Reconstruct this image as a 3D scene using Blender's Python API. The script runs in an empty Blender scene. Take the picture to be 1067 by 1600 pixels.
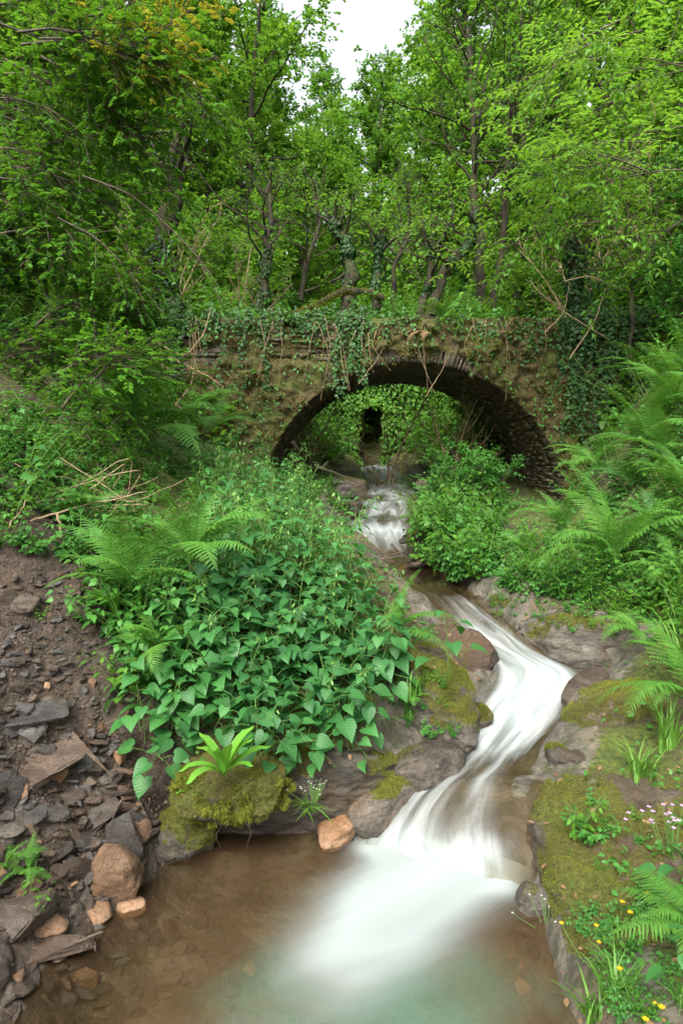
import bpy, bmesh, math, random
import numpy as np
from mathutils import Vector, Matrix
R = math.radians
rng = np.random.default_rng(11); random.seed(5)
scene = bpy.context.scene; COL = scene.collection
# ---------------------------------------------------------------- camera, sky, sun, exposure
PITCH = 4.3; CAMZ = 1.6; FPX = 1066.7
cam = bpy.data.cameras.new("camera"); camo = bpy.data.objects.new("camera", cam); COL.objects.link(camo)
cam.sensor_fit = 'VERTICAL'; cam.sensor_height = 36; cam.lens = 24; cam.clip_start = .05; cam.clip_end = 500
camo.location = (0, 0, CAMZ); camo.rotation_euler = (R(90 - PITCH), 0, 0); scene.camera = camo
SUN_EL, SUN_AZ = 47, 200          # azimuth clockwise from +Y: light from behind and slightly left of the camera
w = bpy.data.worlds.new("World"); scene.world = w; w.use_nodes = True
nt = w.node_tree; nt.nodes.clear()
sky = nt.nodes.new('ShaderNodeTexSky'); sky.sky_type = 'NISHITA'; sky.sun_disc = False
sky.sun_elevation = R(SUN_EL); sky.sun_rotation = R(SUN_AZ); sky.air_density = 1.3; sky.dust_density = 5; sky.ozone_density = 1
hs = nt.nodes.new('ShaderNodeHueSaturation'); hs.inputs['Saturation'].default_value = .28
bg = nt.nodes.new('ShaderNodeBackground'); bg.inputs[1].default_value = .15
wo = nt.nodes.new('ShaderNodeOutputWorld')
nt.links.new(sky.outputs[0], hs.inputs['Color']); nt.links.new(hs.outputs[0], bg.inputs[0]); nt.links.new(bg.outputs[0], wo.inputs[0])
sl = bpy.data.lights.new("sun", 'SUN'); sl.energy = 1.5; sl.angle = R(25); sl.color = (1, .96, .88)
so = bpy.data.objects.new("sun", sl); COL.objects.link(so)
sd = Vector((math.sin(R(SUN_AZ)) * math.cos(R(SUN_EL)), math.cos(R(SUN_AZ)) * math.cos(R(SUN_EL)), math.sin(R(SUN_EL))))
so.rotation_euler = sd.to_track_quat('Z', 'Y').to_euler(); so.location = (0, 0, 30)
vs = scene.view_settings; vs.view_transform = 'Standard'; vs.look = 'None'; vs.exposure = 1.58; vs.gamma = 1; vs.use_curve_mapping = False
cy = scene.cycles; cy.use_denoising = True; cy.max_bounces = 7; cy.diffuse_bounces = 3; cy.glossy_bounces = 3
cy.transmission_bounces = 5; cy.transparent_max_bounces = 10; cy.caustics_reflective = False; cy.caustics_refractive = False
cy.sample_clamp_indirect = 4

# ---------------------------------------------------------------- helpers: noise, pixels, meshes
def _h(ix, iy, iz, s):
    h = (ix * 374761393 + iy * 668265263 + iz * 1442695041 + s * 974634777) & 0xffffffff
    h = ((h ^ (h >> 13)) * 1274126177) & 0xffffffff
    return ((h ^ (h >> 16)) & 0xffff) / 65535.0
def vnoise(p, s=0):
    p = np.asarray(p, float); i = np.floor(p).astype(np.int64); f = p - i; f = f * f * (3 - 2 * f); r = 0
    for a in (0, 1):
        for b in (0, 1):
            for c in (0, 1):
                wgt = (f[..., 0] if a else 1 - f[..., 0]) * (f[..., 1] if b else 1 - f[..., 1]) * (f[..., 2] if c else 1 - f[..., 2])
                r = r + wgt * _h(i[..., 0] + a, i[..., 1] + b, i[..., 2] + c, s)
    return r * 2 - 1
def fbm(p, o=4, s=0, gain=.5):
    p = np.asarray(p, float); r = 0; a = 1; t = 0
    for k in range(o):
        r = r + a * vnoise(p * 2 ** k + k * 17.3, s + k); t += a; a *= gain
    return r / t
def xyz(x, y, z=0): return np.stack(np.broadcast_arrays(np.asarray(x, float), y, z), -1)
def sst(a, b, x): t = np.clip((x - a) / (b - a), 0, 1); return t * t * (3 - 2 * t)
cp_, sp_ = math.cos(R(PITCH)), math.sin(R(PITCH))
def ray(u, v):
    a = (u - 533.5) / FPX; b = (800 - v) / FPX
    return np.array((a, cp_ + b * sp_, -sp_ + b * cp_))
def P(u, v, Y): d = ray(u, v); return np.array((0, 0, CAMZ)) + d * (Y / d[1])

def newmesh(name, V, faces, luv=None, attrs=None, smooth=True):
    """faces: list of int arrays (n,k)."""
    me = bpy.data.meshes.new(name); V = np.asarray(V, np.float32)
    faces = [np.asarray(f) for f in faces if len(f)]
    me.vertices.add(len(V)); me.vertices.foreach_set('co', V.ravel())
    nl = sum(f.size for f in faces); nf = sum(len(f) for f in faces)
    me.loops.add(nl); me.loops.foreach_set('vertex_index', np.concatenate([f.ravel() for f in faces]).astype(np.int32))
    me.polygons.add(nf); st = []; o = 0
    for f in faces:
        st.append(o + np.arange(len(f)) * f.shape[1]); o += f.size
    me.polygons.foreach_set('loop_start', np.concatenate(st).astype(np.int32))
    me.update(calc_edges=True)
    if smooth: me.polygons.foreach_set('use_smooth', np.ones(nf, bool))
    if luv is not None:
        a = me.attributes.new('luv', 'FLOAT_VECTOR', 'POINT'); a.data.foreach_set('vector', np.asarray(luv, np.float32).ravel())
    for k, arr in (attrs or {}).items():
        a = me.attributes.new(k, 'FLOAT', 'POINT'); a.data.foreach_set('value', np.asarray(arr, np.float32).ravel())
    return me
class MB:
    def __init__(s): s.V = []; s.F = {3: [], 4: []}; s.L = []; s.n = 0
    def add(s, V, F, luv=None):
        V = np.asarray(V, float).reshape(-1, 3)
        for f in F:
            f = np.asarray(f)
            if len(f): s.F[f.shape[1]].append(f + s.n)
        s.L.append(np.zeros_like(V) if luv is None else luv); s.V.append(V); s.n += len(V)
    def inst(s, T, M, loc, rnd=None):
        """T=(verts, [faces], uv) template, M (N,3,3) columns = axes, loc (N,3)"""
        v, F, uv = T; N = len(loc)
        if N == 0: return
        V = np.einsum('nij,kj->nki', M, v) + loc[:, None, :]; k = len(v)
        off = (np.arange(N) * k)[:, None, None]
        rnd = rng.random(N) if rnd is None else rnd
        L = np.zeros((N, k, 3)); L[:, :, :2] = uv[None]; L[:, :, 2] = rnd[:, None]
        s.add(V.reshape(-1, 3), [(f[None] + off).reshape(-1, f.shape[1]) for f in F], L.reshape(-1, 3))
    def tube(s, pts, rad, k=6, rnd=0.5, cap=False):
        pts = np.asarray(pts, float); n = len(pts); rad = np.broadcast_to(rad, (n,))
        t = np.gradient(pts, axis=0); t /= np.linalg.norm(t, axis=1)[:, None] + 1e-9
        ref = np.array((0, 0, 1.)) if abs(t[0, 2]) < .8 else np.array((1., 0, 0))
        a = np.cross(t, ref); a /= np.linalg.norm(a, axis=1)[:, None] + 1e-9; b = np.cross(t, a)
        th = np.arange(k) / k * 2 * math.pi
        V = pts[:, None] + rad[:, None, None] * (np.cos(th)[None, :, None] * a[:, None] + np.sin(th)[None, :, None] * b[:, None])
        i = np.arange(n - 1)[:, None] * k; j = np.arange(k)[None]; j2 = (j + 1) % k
        F = np.stack([i + j, i + j2, i + k + j2, i + k + j], -1).reshape(-1, 4)
        L = np.zeros((n * k, 3)); L[:, 2] = rnd; L[:, 1] = np.repeat(np.linspace(0, 1, n), k)
        s.add(V.reshape(-1, 3), [F], L)
    def mesh(s, name, smooth=True):
        F = [np.concatenate(f) for f in s.F.values() if f]
        return newmesh(name, np.concatenate(s.V), F, np.concatenate(s.L), smooth=smooth)
    def build(s, name, mat, parent=None, smooth=True, **k):
        return link(name, s.mesh(name, smooth), mat, parent, **k)
def link(name, me, mat, parent=None, **k):
    o = bpy.data.objects.new(name, me); COL.objects.link(o)
    if mat and not me.materials: me.materials.append(mat)
    if parent: o.parent = parent
    tag(o, **k); return o
def tag(o, label=None, category=None, group=None, kind=None):
    for n, v in (('label', label), ('category', category), ('group', group), ('kind', kind)):
        if v: o[n] = v
    return o
def empty(name, loc=(0, 0, 0), label=None, category=None, group=None):
    o = bpy.data.objects.new(name, None); COL.objects.link(o); o.location = loc; o.empty_display_size = .1
    return tag(o, label, category, group)
def clone(root, loc, rotz=0, sc=1, label=None, group=None, tilt=(0, 0)):
    def cp(o, par):
        c = o.copy(); COL.objects.link(c)
        if par: c.parent = par
        for ch in o.children: cp(ch, c)
        return c
    r = cp(root, None); place(r, loc, rotz, sc, tilt)
    if label: r['label'] = label
    if group: r['group'] = group
    return r
def place(r, loc, rotz=0, sc=1, tilt=(0, 0)):
    r.location = [float(q) for q in loc]; r.rotation_euler = (tilt[0], tilt[1], rotz); r.scale = (sc,) * 3 if np.isscalar(sc) else sc
class Stock:
    """First use moves the prototypes themselves, later uses clone them."""
    def __init__(s, protos, d=None): s.p = protos; s.d = d or [''] * len(protos); s.used = [False] * len(protos); s.i = 0
    def put(s, loc, rotz, sc=1, label=None, group=None, which=None, tilt=(0, 0)):
        k = (s.i % len(s.p)) if which is None else which; s.i += 1; r = s.p[k]
        if not s.used[k]:
            s.used[k] = True; place(r, loc, rotz, sc, tilt)
            if label: r['label'] = label
            if group: r['group'] = group
            return r
        return clone(r, loc, rotz, sc, label, group, tilt)
def frames(D, N, S):
    """orientation matrices, y along D, z near N, scaled S (n,) or (n,3)"""
    D = D / (np.linalg.norm(D, axis=1)[:, None] + 1e-9); X = np.cross(D, N); X /= np.linalg.norm(X, axis=1)[:, None] + 1e-9
    Z = np.cross(X, D); M = np.stack([X, D, Z], -1)
    S = np.asarray(S, float)
    return M * (S[:, None, None] if S.ndim == 1 else S[:, None, :])

# ---------------------------------------------------------------- materials
def mat(name):
    m = bpy.data.materials.new(name); m.use_nodes = True; nt = m.node_tree; nt.nodes.clear()
    class N: pass
    n = N(); n.m = m; n.nt = nt
    def nd(t, ins=None, **kw):
        x = nt.nodes.new('ShaderNode' + t)
        for k, v in kw.items(): setattr(x, k, v)
        for k, v in (ins or {}).items():
            if isinstance(v, bpy.types.NodeSocket): nt.links.new(v, x.inputs[k])
            else:
                if isinstance(v, tuple) and len(v) == 3 and x.inputs[k].type == 'RGBA': v = v + (1,)
                x.inputs[k].default_value = v
        return x
    n.nd = nd
    n.math = lambda op, a, b=0., c=0.: nd('Math', {0: a, 1: b, 2: c}, operation=op).outputs[0]
    n.attr = lambda a: nd('Attribute', attribute_name=a)
    n.noise = lambda sc, det=4, rough=.55, vec=None, dist=0.: nd('TexNoise', dict({'Scale': sc, 'Detail': float(det), 'Roughness': rough, 'Distortion': dist}, **({'Vector': vec} if vec else {}))).outputs[0]
    def mix(f, a, b, bt='MIX'):
        x = nd('Mix', data_type='RGBA', blend_type=bt)
        for i, v in ((0, f), (6, a), (7, b)):
            if isinstance(v, bpy.types.NodeSocket): nt.links.new(v, x.inputs[i])
            else: x.inputs[i].default_value = (v + (1,)) if isinstance(v, tuple) and len(v) == 3 else v
        return x.outputs[2]
    n.mix = mix
    n.rng = lambda v, a, b, c=0., d=1.: nd('MapRange', {0: v, 1: a, 2: b, 3: c, 4: d}, interpolation_type='SMOOTHSTEP').outputs[0]
    n.obj = lambda: nd('TexCoord').outputs['Object']
    n.pos = lambda: nd('NewGeometry').outputs['Position']
    n.bump = lambda h, s=.5, d=.02, nrm=None: nd('Bump', dict({'Height': h, 'Strength': s, 'Distance': d}, **({'Normal': nrm} if nrm else {}))).outputs[0]
    def out(sh, disp=None): nt.links.new(sh, nd('OutputMaterial').inputs[0]); return m
    n.out = out
    n.pbsdf = lambda **k: nd('BsdfPrincipled', {a.replace('_', ' '): v for a, v in k.items()}).outputs[0]
    return n
def leafmat(name, dark, light, trans=.35, rough=.45, vein=0, vs=8, yel=0., spec=.4, objv=.3):
    n = mat(name); a = n.attr('luv'); s = n.nd('SeparateXYZ', {0: a.outputs['Vector']})
    rnd = s.outputs[2]; oi = n.nd('ObjectInfo').outputs['Random']
    t = n.math('ADD', n.math('MULTIPLY', rnd, 1 - objv), n.math('MULTIPLY', oi, objv))
    big = n.noise(.9, 2, .5, n.pos()); t = n.math('ADD', n.math('MULTIPLY', t, .75), n.math('MULTIPLY', n.rng(big, .35, .65), .3))
    c = n.mix(t, dark, light)
    if yel: c = n.mix(n.rng(rnd, 1 - yel, 1 - yel * .6), c, (.30, .22, .03))
    bmp = None
    if vein:
        ax = n.math('ABSOLUTE', s.outputs[0]); v = n.math('FRACT', n.math('MULTIPLY', n.math('SUBTRACT', s.outputs[1], n.math('MULTIPLY', ax, .7)), float(vs)))
        v = n.math('ABSOLUTE', n.math('SUBTRACT', v, .5)); v1 = n.rng(v, .0, .11, 1., 0.); v2 = n.rng(ax, .0, .035, 1., 0.)
        vv = n.math('MAXIMUM', v1, v2); c = n.mix(n.math('MULTIPLY', vv, .35 * vein), c, tuple(min(1, q * 1.9 + .02) for q in light))
        h = n.math('SUBTRACT', n.rng(v, 0, .45), n.math('MULTIPLY', v2, .8)); bmp = n.bump(h, .5 * vein, .003)
    k = dict(Base_Color=c, Roughness=rough); k['Specular IOR Level'] = spec
    if bmp: k['Normal'] = bmp
    p = n.pbsdf(**k)
    tc = n.mix(.5, c, tuple(min(1, q * m) for q, m in zip(light, (1.9, 1.5, .7)))); tr = n.nd('BsdfTranslucent', {'Color': tc}).outputs[0]
    return n.out(n.nd('MixShader', {0: trans, 1: p, 2: tr}).outputs[0])
M = {}
M['heart'] = leafmat('heart_leaf', (.014, .08, .024), (.07, .235, .052), .3, .45, .55, 6)
M['herb'] = leafmat('herb_leaf', (.025, .11, .02), (.085, .26, .04), .32, .5)
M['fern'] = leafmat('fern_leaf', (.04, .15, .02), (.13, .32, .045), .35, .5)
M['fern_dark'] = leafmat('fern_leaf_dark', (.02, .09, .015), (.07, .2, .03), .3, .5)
M['tongue'] = leafmat('hart_tongue_leaf', (.08, .24, .02), (.15, .36, .045), .3, .42, .6, 14, spec=.35)
M['tree_bright'] = leafmat('tree_leaf_bright', (.04, .14, .015), (.16, .36, .04), .5, .5)
M['tree_mid'] = leafmat('tree_leaf_mid', (.025, .1, .014), (.11, .28, .035), .48, .45)
M['tree_dark'] = leafmat('tree_leaf_dark', (.02, .09, .012), (.09, .25, .025), .4, .5)
M['tree_near'] = leafmat('tree_leaf_near', (.03, .12, .012), (.11, .29, .025), .42, .45)
M['tree_yellow'] = leafmat('tree_leaf_yellow', (.1, .2, .02), (.32, .34, .04), .4, .5)
M['ivy'] = leafmat('ivy_leaf', (.012, .05, .01), (.05, .14, .028), .15, .5, spec=.25)
M['ivy_dark'] = leafmat('ivy_leaf_dark', (.006, .026, .006), (.03, .085, .02), .1, .5, spec=.25)
M['grass'] = leafmat('grass_blade', (.05, .15, .02), (.16, .33, .05), .35, .5)
M['mossblade'] = leafmat('moss_blade', (.045, .058, .01), (.22, .24, .035), .2, .8, spec=.1)
M['mossbrown'] = leafmat('moss_blade_brown', (.055, .045, .018), (.21, .17, .055), .2, .85, spec=.1)
M['pod'] = leafmat('seed_pod', (.1, .25, .04), (.22, .4, .09), .3, .5)
M['dry'] = leafmat('dry_leaf', (.12, .065, .035), (.3, .19, .1), .2, .7, spec=.2)
def flower(name, col):
    n = mat(name); a = n.nd('SeparateXYZ', {0: n.attr('luv').outputs['Vector']}).outputs[2]
    c = n.mix(a, tuple(q * .7 for q in col), col); return n.out(n.nd('MixShader', {0: .3, 1: n.pbsdf(Base_Color=c, Roughness=.6), 2: n.nd('BsdfTranslucent', {'Color': c}).outputs[0]}).outputs[0])
M['yellow'] = flower('yellow_petal', (.85, .5, .01)); M['pink'] = flower('lilac_petal', (.75, .45, .75)); M['white'] = flower('white_petal', (.8, .8, .76)); M['magenta'] = flower('magenta_petal', (.6, .08, .35))
def stemmat(name, a, b, sc=40):
    n = mat(name); c = n.mix(n.rng(n.noise(sc, 4), .3, .7), a, b); return n.out(n.pbsdf(Base_Color=c, Roughness=.7, Normal=n.bump(n.noise(sc * 2, 4), .4, .01)))
M['stem'] = stemmat('green_stem', (.07, .16, .03), (.13, .25, .05)); M['twig'] = stemmat('bare_twig', (.2, .13, .07), (.38, .28, .17))
M['darktwig'] = stemmat('dark_twig', (.03, .022, .014), (.085, .06, .035)); M['redstem'] = stemmat('fern_stalk', (.12, .15, .03), (.2, .22, .06))
def barkmat():
    n = mat('mossy_bark'); p = n.obj(); mp = n.nd('Mapping', {0: p, 3: (1, 1, .25)}).outputs[0]
    c = n.mix(n.rng(n.noise(14, 6, .65, mp), .35, .65), (.012, .009, .006), (.05, .038, .025))
    ms = n.rng(n.noise(3.5, 5, .6, p), .42, .6); c = n.mix(n.math('MULTIPLY', ms, .7), c, n.mix(n.noise(50, 3), (.02, .028, .006), (.08, .085, .016)))
    return n.out(n.pbsdf(Base_Color=c, Roughness=.9, Normal=n.bump(n.noise(30, 6, .7, mp), .9, .03)))
M['bark'] = barkmat()
def rockmat(name, a, b, c3, mossa=(.045, .05, .008), mossb=(.2, .19, .02), rough=.75, wet=0., strat=0.):
    n = mat(name); p = n.pos(); mp = n.nd('Mapping', {0: p, 3: (1, 1, 1 + 5 * strat), 2: (.25, .15, 0)}).outputs[0]
    n1 = n.noise(5, 8, .62, mp, .4); n2 = n.noise(38, 6, .7, mp); n3 = n.noise(2.1, 3, .5, p)
    c = n.mix(n.rng(n1, .35, .65), a, b); c = n.mix(n.rng(n3, .5, .7), c, c3); c = n.mix(n.math('MULTIPLY', n.rng(n2, .45, .7), .6), c, tuple(q * .3 for q in a)); c = n.mix(n.math('MULTIPLY', n.rng(n.noise(1.3, 4, .6, p), .48, .6), .5), c, (.09, .055, .03))
    lich = n.rng(n.noise(16, 3, .5, p), .68, .73); c = n.mix(n.math('MULTIPLY', lich, .3), c, (.36, .35, .3))
    c = n.nd('HueSaturation', {'Value': n.math('ADD', .7, n.math('MULTIPLY', n.nd('ObjectInfo').outputs['Random'], .95)), 'Color': c}).outputs[0]; ma = n.attr('moss').outputs['Fac']; m = n.rng(n.math('ADD', ma, n.math('MULTIPLY', n.math('SUBTRACT', n.noise(24, 6, .7, p), .5), 1.3)), .42, .56)
    mc = n.mix(n.rng(n.noise(70, 4, .7, p), .3, .7), mossa, mossb); mc = n.mix(n.rng(n.noise(4, 3, .5, p), .4, .62), mc, n.mix(.5, mc, (.1, .065, .02)))
    c = n.mix(m, c, mc)
    cr = n.nd('TexVoronoi', {'Scale': 4.5, 'Vector': n.nd('VectorMath', {0: mp, 1: n.nd('TexNoise', {'Scale': 3., 'Detail': 3.}).outputs[1]}, operation='ADD').outputs[0]}, feature='DISTANCE_TO_EDGE').outputs[0]
    hb = n.math('ADD', n.math('MULTIPLY', n1, 1.2), n.math('ADD', n.math('MULTIPLY', n2, .35), n.math('MULTIPLY', n.rng(cr, 0, .05), .22)))
    hm = n.noise(130, 5, .7, p); nb = n.bump(hb, 1., .06); nm = n.bump(hm, 1., .02, nb)
    ro = n.mix(m, (rough - .4 * wet,) * 3, (.95,) * 3)
    return n.out(n.pbsdf(Base_Color=c, Roughness=ro, Normal=nm))
M['rock'] = rockmat('stream_rock', (.065, .057, .045), (.21, .185, .15), (.17, .125, .08), mossb=(.19, .2, .035), wet=.6, strat=.5)
M['slate'] = rockmat('slate', (.05, .047, .045), (.155, .147, .138), (.13, .1, .07), wet=.5, strat=1)
M['slate_brown'] = rockmat('brown_slate', (.065, .045, .035), (.17, .13, .1), (.16, .1, .06), wet=.5, strat=1)
M['orange'] = rockmat('orange_stone', (.3, .16, .08), (.5, .31, .19), (.42, .2, .09), rough=.6, wet=.3)
M['slab'] = rockmat('bed_slab', (.08, .068, .055), (.22, .185, .15), (.2, .13, .08), rough=.6, wet=.9)
M['masonry'] = rockmat('bridge_stone', (.11, .09, .06), (.3, .25, .17), (.2, .16, .09), mossa=(.05, .05, .012), mossb=(.16, .14, .03), strat=.6)
def groundmat():
    n = mat('ground_soil_and_moss'); p = n.pos()
    n1 = n.noise(9, 8, .65, p); n2 = n.noise(60, 6, .7, p)
    soil = n.mix(n.rng(n1, .3, .7), (.024, .016, .010), (.066, .045, .029)); soil = n.mix(n.math('MULTIPLY', n.rng(n2, .5, .75), .5), soil, (.2, .15, .11))
    vor = n.nd('TexVoronoi', {'Scale': 34., 'Randomness': 1.}, feature='F1'); n.nt.links.new(p, vor.inputs['Vector'])
    grit = n.rng(n.nd('SeparateColor', {0: vor.outputs['Color']}).outputs[0], .66, .7); soil = n.mix(n.math('MULTIPLY', grit, .35), soil, (.1, .08, .07))
    mo = n.mix(n.rng(n.noise(45, 5, .7, p), .3, .7), (.03, .045, .008), (.12, .15, .02)); mo = n.mix(n.rng(n.noise(3, 4, .6, p), .45, .65), mo, (.05, .035, .018))
    rk = n.mix(n.rng(n.noise(6, 8, .65, p, .5), .35, .65), (.055, .048, .036), (.18, .16, .125)); rk = n.mix(n.rng(n.noise(2.2, 3, .5, p), .52, .66), rk, (.13, .095, .06))
    rk = n.mix(n.rng(n.noise(14, 5, .6, p), .5, .64), rk, (.05, .06, .02))
    ma = n.attr('moss').outputs['Fac']; ra = n.attr('rockm').outputs['Fac']
    jit = n.math('MULTIPLY', n.math('SUBTRACT', n.noise(18, 6, .7, p), .5), 1.0)
    c = n.mix(n.rng(n.math('ADD', ma, jit), .4, .6), soil, mo); c = n.mix(n.rng(n.math('ADD', ra, jit), .45, .55), c, rk)
    h = n.math('ADD', n.math('MULTIPLY', n1, 1.), n.math('ADD', n.math('MULTIPLY', n2, .4), n.math('MULTIPLY', n.math('SUBTRACT', 1., vor.outputs['Distance']), .25)))
    wet = n.attr('wet').outputs['Fac']; ro = n.mix(wet, (.9,) * 3, (.35,) * 3); c = n.mix(n.math('MULTIPLY', wet, .45), c, n.mix(1., c, (.55, .45, .38), 'MULTIPLY'))
    return n.out(n.pbsdf(Base_Color=c, Roughness=ro, Normal=n.bump(h, .9, .04)))
M['ground'] = groundmat()
def watermat():
    n = mat('stream_water'); s = n.nd('SeparateXYZ', {0: n.attr('luv').outputs['Vector']})
    flow = n.nd('CombineXYZ', {0: n.math('MULTIPLY', s.outputs[0], 3.4), 1: n.math('MULTIPLY', s.outputs[1], 1.), 2: 0.}).outputs[0]
    st = n.noise(2.2, 4, .5, flow, .5); foam = n.attr('foam').outputs['Fac']; murk = n.attr('murk').outputs['Fac']
    fa = n.math('ADD', foam, n.math('MULTIPLY', n.math('MULTIPLY', n.math('SUBTRACT', st, .5), .95), n.math('MULTIPLY', n.rng(foam, 0., .4), n.rng(foam, 1.15, .65))))
    fa = n.rng(fa, .05, .95)
    rip = n.noise(7, 3, .5, n.pos()); nrm = n.bump(n.math('ADD', n.math('MULTIPLY', st, .4), rip), .12, .03)
    fr = n.nd('Fresnel', {'IOR': 1.33, 'Normal': nrm}).outputs[0]
    tr = n.nd('BsdfTransparent', {'Color': (.86, .84, .70)}).outputs[0]
    mk = n.mix(n.rng(n.math('ADD', murk, n.math('MULTIPLY', n.math('SUBTRACT', n.noise(2.6, 3, .5, n.pos(), .8), .5), .5)), .25, .6), (.15, .085, .045), (.12, .2, .14))
    df = n.nd('BsdfDiffuse', {'Color': mk}).outputs[0]
    body = n.nd('MixShader', {0: murk, 1: tr, 2: df}).outputs[0]
    gl = n.nd('BsdfGlossy', {'Color': (1, 1, 1), 'Roughness': .07, 'Normal': nrm}).outputs[0]
    body = n.nd('MixShader', {0: fr, 1: body, 2: gl}).outputs[0]
    wc = n.mix(n.rng(st, .3, .7), (.33, .38, .37), (.53, .57, .57))
    wd = n.nd('BsdfDiffuse', {'Color': wc, 'Normal': n.bump(st, .15, .02)}).outputs[0]; wt = n.nd('BsdfTranslucent', {'Color': wc}).outputs[0]
    wh = n.nd('MixShader', {0: .3, 1: wd, 2: wt}).outputs[0]
    return n.out(n.nd('MixShader', {0: fa, 1: body, 2: wh}).outputs[0])
M['water'] = watermat()
def woodmat():
    n = mat('wet_wood'); mp = n.nd('Mapping', {0: n.obj(), 3: (8, 8, 1)}).outputs[0]
    c = n.mix(n.rng(n.noise(9, 6, .7, mp), .35, .65), (.02, .015, .012), (.1, .08, .065)); return n.out(n.pbsdf(Base_Color=c, Roughness=.5, Normal=n.bump(n.noise(9, 6, .7, mp), 1., .02)))
M['wood'] = woodmat()

# ---------------------------------------------------------------- terrain
WY = [0, 2.70, 2.77, 2.92, 3.07, 3.35, 3.55, 3.75, 4.0, 4.3, 4.6, 4.72, 5.8, 6.6, 6.9, 7.3, 7.8, 8.2, 10, 11, 12, 13, 16, 30, 120]
WZ = [0, 0, .02, .12, .2, .25, .31, .39, .46, .55, .645, .66, .67, .72, .85, .95, .98, 1.08, 1.17, 1.25, 1.33, 1.45, 1.5, 2.6, 9]
def W(y): return np.interp(y, WY, WZ)
def Wxy(x, y): return W(y + .49 * (np.clip(x, 0, .75) - .18) * np.clip((3.3 - y) / .4, 0, 1) * np.clip((y - 2.0) / .3, 0, 1))
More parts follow.
